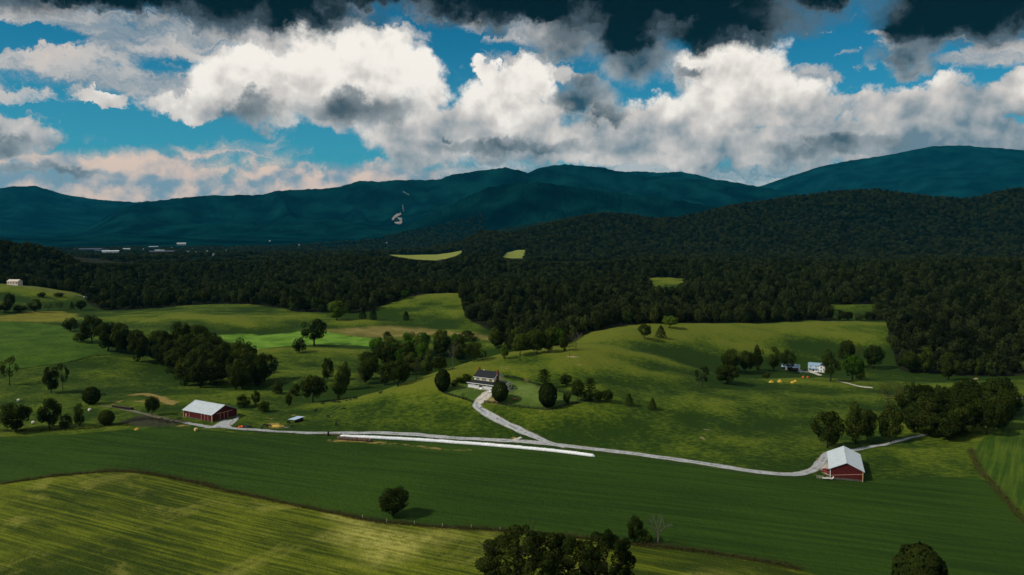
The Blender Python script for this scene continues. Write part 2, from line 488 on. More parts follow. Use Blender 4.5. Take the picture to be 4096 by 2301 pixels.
def at(px, py, rmin=0.0):
    """the point of the ground seen at pixel (px, py)"""
    d = px_dir(px, py)
    h = math.hypot(d[0], d[1])
    ux, uy, uz = d[0] / h, d[1] / h, d[2] / h
    lo, hi = None, None
    for i in range(0, len(_march), 150):
        rr = _march[max(0, i - 1):i + 150]
        hit = np.nonzero(CAM_H + uz * rr <= H(ux * rr, uy * rr))[0]
        if len(hit):
            lo, hi = rr[max(0, hit[0] - 1)], rr[hit[0]]
            break
    if lo is None:
        lo = hi = _march[-1]
    for _ in range(2):
        rr = np.linspace(lo, hi, 12)
        hit = np.nonzero(CAM_H + uz * rr <= H(ux * rr, uy * rr))[0]
        k = hit[0] if len(hit) else len(rr) - 1
        lo, hi = rr[max(0, k - 1)], rr[k]
    return Vector((ux * hi, uy * hi, ground(ux * hi, uy * hi)))


def ground(x, y):
    return float(H(np.array([x]), np.array([y]))[0])


def px_per_m(p):
    """photograph pixels per metre at world point p"""
    depth = p.y * math.cos(PITCH) - (p.z - CAM_H) * math.sin(PITCH)
    return F_PX / depth


# ------------------------------------------------------------------ small mesh builder
class MB:
    def __init__(self):
        self.v, self.f = [], []

    def add(self, vs, fs):
        o = len(self.v)
        self.v += [tuple(p) for p in vs]
        self.f += [tuple(i + o for i in f) for f in fs]
        return self

    def box(self, x0, x1, y0, y1, z0, z1):
        vs = [(x0, y0, z0), (x1, y0, z0), (x1, y1, z0), (x0, y1, z0), (x0, y0, z1), (x1, y0, z1), (x1, y1, z1), (x0, y1, z1)]
        return self.add(vs, [(3, 2, 1, 0), (4, 5, 6, 7), (0, 1, 5, 4), (1, 2, 6, 5), (2, 3, 7, 6), (3, 0, 4, 7)])

    def prism_x(self, prof, x0, x1):
        """closed profile of (y, z) points pushed from x0 to x1"""
        n = len(prof)
        vs = [(x0, a, b) for a, b in prof] + [(x1, a, b) for a, b in prof]
        fs = [tuple(range(n))[::-1], tuple(range(n, 2 * n))] + [(i, (i + 1) % n, n + (i + 1) % n, n + i) for i in range(n)]
        return self.add(vs, fs)

    def prism_y(self, prof, y0, y1):
        n = len(prof)
        vs = [(a, y0, b) for a, b in prof] + [(a, y1, b) for a, b in prof]
        fs = [tuple(range(n)), tuple(range(n, 2 * n))[::-1]] + [(i, n + i, n + (i + 1) % n, (i + 1) % n) for i in range(n)]
        return self.add(vs, fs)

    def slab(self, a, b, c, d, th):
        """a sheet through four corners, th thick downwards"""
        p = [Vector(q) for q in (a, b, c, d)]
        lo = [q - Vector((0, 0, th)) for q in p]
        return self.add(p + lo, [(0, 1, 2, 3), (7, 6, 5, 4), (0, 4, 5, 1), (1, 5, 6, 2), (2, 6, 7, 3), (3, 7, 4, 0)])

    def tube(self, path, rad, n=8, cap=True):
        path = [Vector(p) for p in path]
        if not isinstance(rad, (list, tuple)):
            rad = [rad] * len(path)
        rings = []
        o = len(self.v)
        up = None
        for i, p in enumerate(path):
            t = (path[min(i + 1, len(path) - 1)] - path[max(i - 1, 0)]).normalized()
            ref = Vector((0, 0, 1)) if abs(t.z) < .9 else Vector((1, 0, 0))
            u = t.cross(ref).normalized()
            w = u.cross(t).normalized()
            for k in range(n):
                a = 2 * math.pi * k / n
                self.v.append(tuple(p + (u * math.cos(a) + w * math.sin(a)) * rad[i]))
        for i in range(len(path) - 1):
            for k in range(n):
                a, b = o + i * n + k, o + i * n + (k + 1) % n
                self.f.append((a, b, b + n, a + n))
        if cap:
            self.f.append(tuple(o + k for k in range(n))[::-1])
            self.f.append(tuple(o + (len(path) - 1) * n + k for k in range(n)))
        return self

    def build(self, name, mat=None, parent=None, smooth=False):
        me = bpy.data.meshes.new(name)
        me.from_pydata(self.v, [], self.f)
        if smooth:
            me.shade_smooth()
        me.update()
        o = bpy.data.objects.new(name, me)
        if mat:
            me.materials.append(mat)
        SC.objects.link(o)
        if parent:
            o.parent = parent
        return o


def mesh_np(name, verts, quads, mat=None, smooth=True):
    me = bpy.data.meshes.new(name)
    k = quads.shape[1]
    me.vertices.add(len(verts))
    me.vertices.foreach_set('co', np.ascontiguousarray(verts, np.float32).ravel())
    me.loops.add(quads.size)
    me.loops.foreach_set('vertex_index', np.ascontiguousarray(quads, np.int32).ravel())
    me.polygons.add(len(quads))
    me.polygons.foreach_set('loop_start', np.arange(0, quads.size, k, dtype=np.int32))
    me.polygons.foreach_set('loop_total', np.full(len(quads), k, np.int32))
    if smooth:
        me.polygons.foreach_set('use_smooth', np.ones(len(quads), bool))
    me.update(calc_edges=True)
    me.validate()
    if mat:
        me.materials.append(mat)
    return me


def tag(o, label=None, cat=None, group=None, kind=None):
    for k, v in (('label', label), ('category', cat), ('group', group), ('kind', kind)):
        if v:
            o[k] = v
    return o


def empty(name, loc, rz=0.0):
    o = bpy.data.objects.new(name, None)
    o.location = loc
    o.rotation_euler = (0, 0, rz)
    o.empty_display_size = 0.5
    SC.objects.link(o)
    return o


def copy_tree(o, parent=None):
    c = o.copy()
    SC.objects.link(c)
    c.parent = parent
    for ch in list(o.children):
        copy_tree(ch, c)
    return c


# ------------------------------------------------------------------ materials
MATS = {}


def mat(name, color, rough=0.8, spec=0.2, metal=0.0, var=0.0, scale=1.0, bump=0.0, coat=0.0):
    m = bpy.data.materials.new(name)
    m.use_nodes = True
    t = m.node_tree
    t.nodes.clear()
    n = NT(t)
    b = n.n('ShaderNodeBsdfPrincipled')
    o = n.n('ShaderNodeOutputMaterial')
    t.links.new(b.outputs[0], o.inputs[0])
    b.inputs['Roughness'].default_value = rough
    b.inputs['Specular IOR Level'].default_value = spec
    b.inputs['Metallic'].default_value = metal
    b.inputs['Coat Weight'].default_value = coat
    c = tuple(color) + (1,)
    if var > 0:
        tcn = n.n('ShaderNodeTexCoord').outputs['Object']
        f = n.noise(tcn, scale, 4, 0.6, dim='3D')
        n.put(b.inputs['Base Color'], n.mix(n.ramp(f, .3, .7), tuple(v * (1 - var) for v in color), tuple(min(1, v * (1 + var)) for v in color)))
        if bump > 0:
            bp = n.n('ShaderNodeBump')
            bp.inputs['Strength'].default_value = bump
            bp.inputs['Distance'].default_value = 0.05
            n.put(bp.inputs['Height'], f)
            t.links.new(bp.outputs[0], b.inputs['Normal'])
    else:
        b.inputs['Base Color'].default_value = c
    MATS[name] = m
    return m


# ------------------------------------------------------------------ ground sheet
def world_line(pts):
    return np.array([tuple(at(px, py))[:2] for px, py in pts])


def seg_dist(x, y, line, closed=False):
    d = np.full(x.shape, 1e9)
    n = len(line)
    for i in range(n if closed else n - 1):
        a, b = line[i], line[(i + 1) % n]
        ab = b - a
        L = max(ab @ ab, 1e-9)
        t = np.clip(((x - a[0]) * ab[0] + (y - a[1]) * ab[1]) / L, 0, 1)
        d = np.minimum(d, np.hypot(x - a[0] - t * ab[0], y - a[1] - t * ab[1]))
    return d


def poly_sd(x, y, poly):
    """signed distance, positive inside"""
    ins = np.zeros(x.shape, bool)
    n = len(poly)
    for i in range(n):
        (x1, y1), (x2, y2) = poly[i], poly[(i + 1) % n]
        c = ((y1 > y) != (y2 > y)) & (x < (x2 - x1) * (y - y1) / (y2 - y1 + 1e-12) + x1)
        ins ^= c
    d = seg_dist(x, y, poly, True)
    return np.where(ins, d, -d)


HEDGE = [(-400, 2010), (0, 1937), (200, 1908), (440, 1887), (560, 1892), (750, 1925), (900, 1962), (1100, 2005), (1300, 2047), (1500, 2085), (1750, 2108), (2000, 2124), (2300, 2152),
         (2560, 2181), (2800, 2208), (3000, 2238), (3200, 2280), (3400, 2335)]
HEDGE_R = [(3882, 1798), (3900, 1850), (3930, 1895), (3965, 1932), (4010, 1985), (4060, 2045), (4150, 2140), (4300, 2300)]
POLY = {
    'hay': HEDGE + [(3400, 2900), (0, 2900), (-2500, 2900), (-1500, 2200)],
    'crop': HEDGE[::-1] + [(-600, 1790), (0, 1747), (300, 1736), (560, 1716), (740, 1709), (800, 1719), (960, 1737), (1300, 1748), (1500, 1756), (1700, 1768), (2000, 1786), (2300, 1806),
                           (2600, 1832), (2900, 1880), (3100, 1905), (3300, 1905), (3470, 1916), (3700, 1911), (3900, 1906), (3965, 1932), (4010, 1985), (4060, 2045), (4150, 2140), (4300, 2300), (4000, 2900), (3400, 2900)],
    'rightfield': HEDGE_R + [(4700, 2300), (4700, 1700), (4096, 1660), (3990, 1720)],
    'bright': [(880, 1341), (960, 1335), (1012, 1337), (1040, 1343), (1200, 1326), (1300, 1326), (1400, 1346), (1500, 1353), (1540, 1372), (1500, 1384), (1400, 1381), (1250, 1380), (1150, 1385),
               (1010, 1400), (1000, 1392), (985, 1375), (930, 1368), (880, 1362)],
    'leftgreen': [(-300, 1292), (0, 1286), (120, 1292), (250, 1306), (300, 1335), (430, 1372), (440, 1418), (300, 1446), (80, 1478), (-300, 1520)],
    'yellow': [(-100, 1270), (60, 1258), (150, 1246), (250, 1246), (310, 1256), (310, 1266), (250, 1288), (100, 1286), (-100, 1284)],
    'tan': [(1300, 1321), (1420, 1312), (1560, 1304), (1700, 1314), (1800, 1326), (1900, 1334), (1975, 1346), (1968, 1362), (1880, 1346), (1780, 1336), (1650, 1342), (1540, 1356), (1450, 1346), (1380, 1340)],
    'lawn': [(1755, 1558), (1800, 1582), (1880, 1608), (1900, 1613), (1935, 1610), (2050, 1625), (2190, 1641), (2280, 1618), (2368, 1606), (2280, 1578), (2200, 1557), (2100, 1528), (2010, 1507),
             (1900, 1500), (1800, 1528)],
    'pale': [(2060, 1540), (2120, 1548), (2190, 1575), (2240, 1590), (2200, 1612), (2120, 1606), (2050, 1585), (2035, 1560)],
    'sun_patch': [(1330, 2058), (1480, 2082), (1530, 2110), (1640, 2130), (1760, 2128), (1820, 2150), (1700, 2185), (1640, 2232), (1500, 2250), (1420, 2190), (1300, 2150), (1400, 2110)],
    'soil': [(470, 1692), (560, 1660), (610, 1662), (700, 1678), (735, 1686), (700, 1700), (560, 1708)],
}
STRAW = [((535, 1580), (575, 1575), (640, 1590), (655, 1600), (690, 1614)), ((540, 1605), (580, 1607)), ((450, 1618), (485, 1602)), ((712, 1702), (740, 1704)), ((1092, 1697), (1112, 1704)), ((1088, 1708), (1112, 1708)),
         ((1080, 1674), (1088, 1676)), ((1166, 1661), (1178, 1661)), ((1322, 1762), (1400, 1764), (1480, 1767), (1530, 1773)), ((1560, 1776), (1650, 1782), (1740, 1790)), ((1700, 1793), (1800, 1800), (1880, 1802)),
         ((2055, 1755), (2075, 1765)), ((2110, 1647), (2200, 1651)), ((1950, 1596), (2000, 1604)), ((625, 1670), (670, 1678)), ((1040, 1520 + 180), (1042, 1701))]
STRAW_W = [3.0, 1.6, 1, 1.4, 3, 2, 1, 1, 1.4, .6, .5, 1.2, .4, 1.6, 1.2, .8]
BARE = [((2278, 1427), (2310, 1428)), ((2305, 1460), (2322, 1460)), ((2005, 1469), (2030, 1471)), ((3322, 1287), (3345, 1287)), ((3290, 1840), (3320, 1855), (3330, 1870)), ((3300, 1890), (3340, 1905)),
        ((2812, 1716), (2870, 1728)), ((2805, 1750), (2818, 1757)), ((3905, 1512), (3900, 1520))]
BARE_W = [1.6, 1.0, 1.2, 1.2, 2.6, 1.6, .5, .8, 1.2]

R_NEAR, R_MID = 2300.0, 5200.0
azs = np.r_[np.arange(-40, 40.001, 0.1), np.arange(43, 317.1, 4.0)]
azs = np.radians(azs)
n_az = len(azs)


def make_sheet(name, rs, close_center):
    A, RR = np.meshgrid(azs, rs)
    X, Y = RR * np.sin(A), RR * np.cos(A)
    Z = H(X, Y)
    V = np.stack([X, Y, Z], -1).reshape(-1, 3)
    nr = len(rs)
    i = np.arange(nr - 1)[:, None] * n_az
    j = np.arange(n_az)[None, :]
    a = i + j
    b = i + (j + 1) % n_az
    Q = np.stack([a, b, b + n_az, a + n_az], -1).reshape(-1, 4)
    me = mesh_np(name, V, Q)
    ob = bpy.data.objects.new(name, me)
    SC.objects.link(ob)
    if close_center:
        pass
    return ob, V


def rows(r0, r1, k):
    n = max(2, int(round(math.log(r1 / r0) / math.log(1 + k))))
    return np.geomspace(r0, r1, n + 1)


r_near = np.r_[rows(2.0, 150, 0.12), rows(150, 1250, 0.0075)[1:], rows(1250, R_NEAR, 0.011)[1:]]
ground_ob, GV = make_sheet('ground', r_near, True)
valley_ob, _ = make_sheet('valley', rows(R_NEAR, R_MID, 0.011), False)
mount_ob, _ = make_sheet('mountains', np.r_[rows(R_MID, 17500, 0.0085), rows(17500, 30000, 0.05)[1:]], False)
for o in (ground_ob, valley_ob, mount_ob):
    o['kind'] = 'structure'
gx, gy = GV[:, 0].astype(float), GV[:, 1].astype(float)
near_m = np.hypot(gx, gy) < 1300


def put_attr(name, vals):
    at_ = ground_ob.data.attributes.new(name, 'FLOAT', 'POINT')
    at_.data.foreach_set('value', vals.astype(np.float32))


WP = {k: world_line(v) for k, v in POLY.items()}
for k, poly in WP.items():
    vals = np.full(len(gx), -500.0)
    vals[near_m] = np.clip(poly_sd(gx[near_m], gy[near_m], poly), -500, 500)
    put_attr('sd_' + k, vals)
# relief light put into the grass colour, rises brighter than hollows: height over the mean of the land around
_zg = GV[:, 2].astype(float).reshape(len(r_near), n_az)


def _box(a, k, ax):
    a = np.moveaxis(a, ax, 0)
    p_ = np.concatenate([np.repeat(a[:1], k, 0), a, np.repeat(a[-1:], k, 0)])
    c_ = np.concatenate([np.zeros((1,) + a.shape[1:]), np.cumsum(p_, 0)])
    return np.moveaxis((c_[2 * k + 1:] - c_[:-2 * k - 1]) / (2 * k + 1), 0, ax)


_cr = np.clip(_zg - _box(_box(_zg, 7, 0), 30, 1), -1.5, 1.5).ravel()
_cr[(gy < 60) | (np.abs(np.arctan2(gx, gy)) > .69)] = 0
put_attr('rise', _cr)
for nm, lines, ws in (('straw', STRAW, STRAW_W), ('bare', BARE, BARE_W)):
    vals = np.full(len(gx), -50.0)
    xx, yy = gx[near_m], gy[near_m]
    best = np.full(len(xx), -50.0)
    for ln, wd in zip(lines, ws):
        wl = world_line(ln)
        sel = (np.abs(xx - wl[:, 0].mean()) < 120) & (np.abs(yy - wl[:, 1].mean()) < 120)
        best[sel] = np.maximum(best[sel], wd - seg_dist(xx[sel], yy[sel], wl))
    vals[near_m] = best
    put_attr('sd_' + nm, vals)


def ground_material():
    m = bpy.data.materials.new('grassland')
    m.use_nodes = True
    t = m.node_tree
    t.nodes.clear()
    n = NT(t)
    b = n.n('ShaderNodeBsdfPrincipled')
    o = n.n('ShaderNodeOutputMaterial')
    t.links.new(b.outputs[0], o.inputs[0])
    b.inputs['Roughness'].default_value = 0.95
    b.inputs['Specular IOR Level'].default_value = 0.08
    pos = n.n('ShaderNodeNewGeometry').outputs['Position']

    def attr(k):
        a = n.n('ShaderNodeAttribute')
        a.attribute_name = k
        return a.outputs['Fac']

    def stripes(p1, p2, width, detail=3.0):
        a, c = at(*p1), at(*p2)
        ang = math.atan2(c.y - a.y, c.x - a.x)
        mp = n.n('ShaderNodeMapping')
        mp.vector_type = 'POINT'
        n.put(mp.inputs['Vector'], pos)
        mp.inputs['Rotation'].default_value = (0, 0, -ang)
        v = n.v('MULTIPLY', mp.outputs[0], (0.018 / width * 2.2, 1 / width, 0))
        return n.noise(v, 1.0, detail, 0.62, 0.15)

    big = n.noise(pos, 0.012, 3, 0.5, dim='2D')
    mid = n.noise(pos, 0.06, 4, 0.6, dim='2D')
    tus = n.noise(n.v('MULTIPLY', pos, (0.75, 1.0, 1)), 0.42, 3, 0.65, dim='2D')
    fine = n.noise(pos, 1.6, 2, 0.6, dim='2D')
    edge = n.m('MULTIPLY', n.m('SUBTRACT', mid, 0.5), 5.0)
    edge_f = n.m('MULTIPLY', n.m('SUBTRACT', tus, 0.5), 5.0)

    # rough pasture
    g = n.m('ADD', n.m('MULTIPLY', tus, 0.58), n.m('ADD', n.m('MULTIPLY', mid, 0.40), n.m('ADD', n.m('MULTIPLY', attr('rise'), 0.20), n.m('MULTIPLY', n.m('SUBTRACT', big, 0.5), 0.55))))
    col = n.mix(n.ramp(g, 0.34, 0.70), (0.018, 0.041, 0.003), (0.084, 0.120, 0.0075))
    col = n.mix(n.m('MULTIPLY', n.ramp(n.m('ADD', g, n.m('MULTIPLY', n.m('SUBTRACT', fine, .5), .3)), 0.58, 0.8), 0.6), col, (0.145, 0.150, 0.016))

    def over(col, key, c0, c1, fac=None, w=1.5, jit=None, amount=1.0):
        s = n.m('ADD', attr('sd_' + key), edge if jit is None else jit)
        f = n.ramp(s, -w, w)
        if amount != 1.0:
            f = n.m('MULTIPLY', f, amount)
        c = n.mix(fac, c0, c1) if fac is not None else c0
        return n.mix(f, col, c)

    gg = n.m('ADD', n.m('MULTIPLY', tus, 0.4), n.m('MULTIPLY', mid, 0.6))
    col = over(col, 'leftgreen', (0.028, 0.066, 0.005), (0.064, 0.118, 0.009), n.ramp(gg, .32, .68), 2.0)
    col = over(col, 'yellow', (0.10, 0.11, 0.012), (0.20, 0.18, 0.022), n.ramp(gg, .3, .7), 4.0)
    col = over(col, 'tan', (0.12, 0.11, 0.022), (0.25, 0.20, 0.06), n.ramp(gg, .35, .7), 8.0)
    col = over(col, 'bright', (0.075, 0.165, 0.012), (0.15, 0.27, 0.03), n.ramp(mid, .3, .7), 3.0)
    # growing crop on the flat
    s1 = stripes((1500, 1850), (2900, 2010), 2.6)
    cf = n.ramp(n.m('ADD', n.m('MULTIPLY', s1, 0.6), n.m('ADD', n.m('MULTIPLY', big, 0.35), n.m('MULTIPLY', fine, 0.1))), 0.35, 0.72)
    zero = n.m('MULTIPLY', edge_f, 0.15)
    col = over(col, 'crop', (0.016, 0.040, 0.0034), (0.035, 0.070, 0.0052), cf, 0.7, zero)
    col = over(col, 'rightfield', (0.030, 0.066, 0.005), (0.075, 0.115, 0.009), n.ramp(n.m('ADD', n.m('MULTIPLY', stripes((4096, 1700), (4040, 1950), 2.2), .7), n.m('MULTIPLY', mid, .3)), .36, .66), 0.7, zero)
    # mown hay
    s2 = stripes((300, 2000), (1500, 2290), 1.5, 4.0)
    s3 = stripes((300, 2000), (1500, 2290), 5.0, 2.0)
    hf = n.ramp(n.m('ADD', n.m('ADD', n.m('MULTIPLY', s2, 0.62), n.m('MULTIPLY', s3, 0.23)), n.m('MULTIPLY', big, 0.35)), 0.46, 0.80)
    sw = n.m('ADD', n.m('MULTIPLY', hf, 1.0), n.m('MULTIPLY', n.m('SUBTRACT', n.noise(pos, 0.03, 4, 0.65, 0.3), .5), 1.1), clamp=True)
    hay = n.mix(sw, (0.029, 0.047, 0.0035), (0.140, 0.163, 0.009))
    hot = n.ramp(n.m('ADD', n.noise(pos, 0.035, 5, 0.7, 0.5), n.m('MULTIPLY', fine, 0.18)), 0.60, 0.80)
    hay = n.mix(n.m('MULTIPLY', hot, 0.4), hay, (0.30, 0.28, 0.05))
    hay = over(hay, 'sun_patch', (0.20, 0.20, 0.025), (0.42, 0.38, 0.09), n.ramp(n.m('ADD', n.m('MULTIPLY', s2, .5), n.m('MULTIPLY', tus, .5)), .35, .62), 7.0, n.m('MULTIPLY', edge, 2.2), .8)  # pool of sunlight painted into the hay colour
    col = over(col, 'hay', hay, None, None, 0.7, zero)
    # lawn round the yellow house
    col = over(col, 'lawn', (0.045, 0.082, 0.010), (0.085, 0.125, 0.018), n.ramp(gg, .3, .7), 0.6, zero)
    col = over(col, 'pale', (0.085, 0.13, 0.022), (0.14, 0.19, 0.042), n.ramp(gg, .3, .7), 6.0)
    col = over(col, 'soil', (0.030, 0.034, 0.016), (0.058, 0.056, 0.028), n.ramp(tus, .3, .7), 2.0, n.m('MULTIPLY', edge_f, .6))
    col = over(col, 'straw', (0.17, 0.13, 0.035), (0.34, 0.24, 0.07), n.ramp(fine, .3, .7), 0.9, edge_f)
    col = over(col, 'bare', (0.22, 0.16, 0.07), (0.40, 0.32, 0.19), n.ramp(fine, .3, .7), 0.7, n.m('MULTIPLY', edge_f, .6))
    # leaf litter under the woods
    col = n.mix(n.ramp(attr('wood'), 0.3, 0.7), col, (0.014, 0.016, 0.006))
    n.put(b.inputs['Base Color'], col)
    bp = n.n('ShaderNodeBump')
    bp.inputs['Strength'].default_value = 0.9
    bp.inputs['Distance'].default_value = 0.8
    n.put(bp.inputs['Height'], n.m('ADD', tus, n.m('MULTIPLY', fine, 0.35)))
    t.links.new(bp.outputs[0], b.inputs['Normal'])
    return m


def hill_material(name, c0, c1, scl, fields):
    m = bpy.data.materials.new(name)
    m.use_nodes = True
    t = m.node_tree
    t.nodes.clear()
    n = NT(t)
    b = n.n('ShaderNodeBsdfPrincipled')
    o = n.n('ShaderNodeOutputMaterial')
    t.links.new(b.outputs[0], o.inputs[0])
    b.inputs['Roughness'].default_value = 1.0
    b.inputs['Specular IOR Level'].default_value = 0.0
    pos = n.n('ShaderNodeNewGeometry').outputs['Position']
    crown = n.voro(pos, scl, 1.0, 0.5, dim='3D', feature='F1')
    v = n.noise(pos, scl * 0.06, 5, 0.6, dim='3D')
    f = n.ramp(n.m('ADD', n.m('MULTIPLY', v, 0.9), n.m('MULTIPLY', crown, -0.25)), 0.22, 0.58)
    col = n.mix(f, c0, c1)
    if fields:
        q = n.noise(n.v('MULTIPLY', pos, (1, .35, 1)), 0.0016, 3, 0.5, dim='2D')
        col = n.mix(n.m('MULTIPLY', n.ramp(q, 0.66, 0.70), 0.8), col, (0.05, 0.065, 0.018))
    n.put(b.inputs['Base Color'], col)
    bp = n.n('ShaderNodeBump')
    bp.inputs['Strength'].default_value = 1.0
    bp.inputs['Distance'].default_value = 0.25 / scl
    bp.invert = True
    n.put(bp.inputs['Height'], crown)
    t.links.new(bp.outputs[0], b.inputs['Normal'])
    return m


# ------------------------------------------------------------------ woods: where they stand
WOOD_EDGE = [(-900, 1150, 80), (-400, 1150, 70), (0, 1142, 60), (200, 1160, 45), (330, 1192, 20), (350, 1212, 0), (400, 1236, 0), (520, 1240, 0), (700, 1228, 0), (850, 1214, 0), (1000, 1217, 0),
             (1190, 1248, 0), (1260, 1250, 0), (1430, 1252, 0), (1484, 1245, 0), (1512, 1232, 0), (1630, 1190, 5), (1740, 1177, 30), (1838, 1177, 25), (1850, 1215, 0), (1856, 1262, 0),
             (1885, 1290, 0), (1960, 1325, 0), (1990, 1372, 0), (2040, 1403, 12), (2100, 1405, 22), (2160, 1402, 32), (2240, 1392, 45), (2300, 1372, 50), (2350, 1352, 40), (2640, 1309, 32), (3000, 1303, 35), (3300, 1286, 30),
             (3545, 1289, 20), (3556, 1350, 0), (3575, 1420, 0), (3600, 1478, 0), (3700, 1488, 0), (3790, 1500, 0), (3900, 1500, 0), (4096, 1500, 0), (4500, 1500, 0), (5200, 1500, 0)]
_ea, _er = [], []
for px, py, ex in WOOD_EDGE:
    p = at(px, py)
    _ea.append(math.atan2(p.x, p.y))
    _er.append(math.hypot(p.x, p.y) + ex)
_ea, _er = np.array(_ea), np.array(_er)
CLEAR = [world_line(q) for q in ([(2570, 1117), (2750, 1117), (2722, 1185), (2612, 1190)], [(3300, 1218), (3520, 1218), (3485, 1280), (3325, 1281)])]


def in_wood(x, y):
    az, r = np.arctan2(x, y), np.hypot(x, y)
    d = r - np.interp(az, _ea, _er)
    d = d + 10 * fbm(x / 35, y / 35, 2, 77)
    ok = d
    for c in CLEAR:
        ok = np.minimum(ok, -poly_sd(x, y, c))
    return ok


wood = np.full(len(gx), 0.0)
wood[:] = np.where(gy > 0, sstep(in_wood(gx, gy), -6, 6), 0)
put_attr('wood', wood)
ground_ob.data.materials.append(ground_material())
_v = valley_ob.data
vx = np.empty(len(_v.vertices) * 3, np.float32)
_v.vertices.foreach_get('co', vx)
vx = vx.reshape(-1, 3).astype(float)
FAR_FIELDS = [[(1550, 1019), (1640, 1021), (1740, 1019), (1800, 1012), (1850, 1002), (1845, 1012), (1815, 1028), (1790, 1052), (1740, 1052), (1660, 1046), (1600, 1034)],
              [(2008, 1034), (2030, 1010), (2063, 1001), (2104, 1000), (2096, 1012), (2092, 1050), (2020, 1046)],
              [(780, 998), (860, 1000), (860, 1008), (780, 1006)]]
FAR_W = [world_line(q) for q in FAR_FIELDS]
best = np.full(len(vx), -200.0)
for q in FAR_W:
    best = np.maximum(best, poly_sd(vx[:, 0], vx[:, 1], q))
a_ = _v.attributes.new('sd_field', 'FLOAT', 'POINT')
a_.data.foreach_set('value', best.astype(np.float32))
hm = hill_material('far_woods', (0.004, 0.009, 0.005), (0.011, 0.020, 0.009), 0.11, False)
_n2 = NT(hm.node_tree)
_b = next(x for x in hm.node_tree.nodes if x.type == 'BSDF_PRINCIPLED')
_prev = _b.inputs['Base Color'].links[0].from_socket
_at = _n2.n('ShaderNodeAttribute')
_at.attribute_name = 'sd_field'
_n2.put(_b.inputs['Base Color'], _n2.mix(_n2.ramp(_at.outputs['Fac'], -4, 4), _prev, (0.20, 0.22, 0.05)))
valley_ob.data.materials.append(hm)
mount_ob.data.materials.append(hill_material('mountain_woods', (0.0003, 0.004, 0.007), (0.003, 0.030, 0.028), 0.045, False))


# ------------------------------------------------------------------ foliage
def leaf_material(name, c0, c1, scale=6.0, transl=0.3, spread=0.0):
    m = bpy.data.materials.new(name)
    m.use_nodes = True
    t = m.node_tree
    t.nodes.clear()
    n = NT(t)
    info = n.n('ShaderNodeObjectInfo')
    tcn = n.n('ShaderNodeTexCoord').outputs['Object']
    f = n.noise(n.v('ADD', tcn, n.v('SCALE', (7.0, 3.0, 5.0), scale=info.outputs['Random'])), scale, 3, 0.6, dim='3D')
    f = n.m('ADD', n.m('MULTIPLY', n.m('SUBTRACT', f, 0.5), 1.3), n.m('ADD', n.m('MULTIPLY', info.outputs['Random'], 0.55), 0.22), clamp=True)
    col = n.mix(f, c0, c1)
    col = n.mix(1.0, col, info.outputs['Color'], 'MULTIPLY')
    if spread:
        k = n.m('ADD', 1 - spread * .55, n.m('MULTIPLY', n.m('POWER', info.outputs['Random'], 1.6), spread * 1.7))
        col = n.v('SCALE', col, scale=k)
        col = n.mix(n.m('MULTIPLY', n.ramp(n.m('FRACT', n.m('MULTIPLY', info.outputs['Random'], 7.3)), .72, .95), .6), col, (.050, .062, .016))
    d = n.n('ShaderNodeBsdfDiffuse')
    n.put(d.inputs['Color'], col)
    tr = n.n('ShaderNodeBsdfTranslucent')
    n.put(tr.inputs['Color'], n.mix(1.0, col, (0.9, 1.0, 0.45, 1), 'MULTIPLY'))
    mx = n.n('ShaderNodeMixShader')
    mx.inputs[0].default_value = transl
    t.links.new(d.outputs[0], mx.inputs[1])
    t.links.new(tr.outputs[0], mx.inputs[2])
    o = n.n('ShaderNodeOutputMaterial')
    t.links.new(mx.outputs[0], o.inputs[0])
    return m


LEAF = leaf_material('leaves', (0.015, 0.028, 0.006), (0.078, 0.100, 0.017))
LEAF_WOOD = leaf_material('woodland_leaves', (0.010, 0.016, 0.005), (0.034, 0.042, 0.013), 3.0, 0.25, 0.6)
BARK = mat('bark', (0.045, 0.036, 0.026), 0.95, 0.05, var=0.4, scale=9)
BARK_PALE = mat('pale_bark', (0.11, 0.10, 0.08), 0.9, 0.1, var=0.3, scale=6)


def quads_on(centers, radii, n, size, rng, center, keep=0.75, squash=1.0, jitter=0.55):
    """leaf-clump faces spread over the outsides of a set of balls"""
    k = rng.choice(len(centers), n, p=(radii ** 2) / (radii ** 2).sum())
    d = rng.normal(size=(n, 3))
    d /= np.linalg.norm(d, axis=1)[:, None]
    p = centers[k] + d * radii[k][:, None] * rng.uniform(.8, 1.06, n)[:, None] * np.array([1, 1, squash])
    out = p - center
    out /= np.linalg.norm(out, axis=1)[:, None] + 1e-9
    ok = (d * out).sum(1) > rng.uniform(-1.0, keep, n) - .45
    d, p, out = d[ok], p[ok], out[ok]
    nn = d + rng.normal(size=d.shape) * jitter
    nn /= np.linalg.norm(nn, axis=1)[:, None]
    a = np.cross(nn, rng.normal(size=d.shape))
    a /= np.linalg.norm(a, axis=1)[:, None] + 1e-9
    b = np.cross(nn, a)
    s = size * rng.uniform(.6, 1.35, len(d))[:, None]
    V = np.stack([p - a * s, p - b * s * .8, p + a * s, p + b * s * .8], 1)
    nrm = d * .65 + out * .35 + nn * .35
    nrm /= np.linalg.norm(nrm, axis=1)[:, None]
    return V, nrm


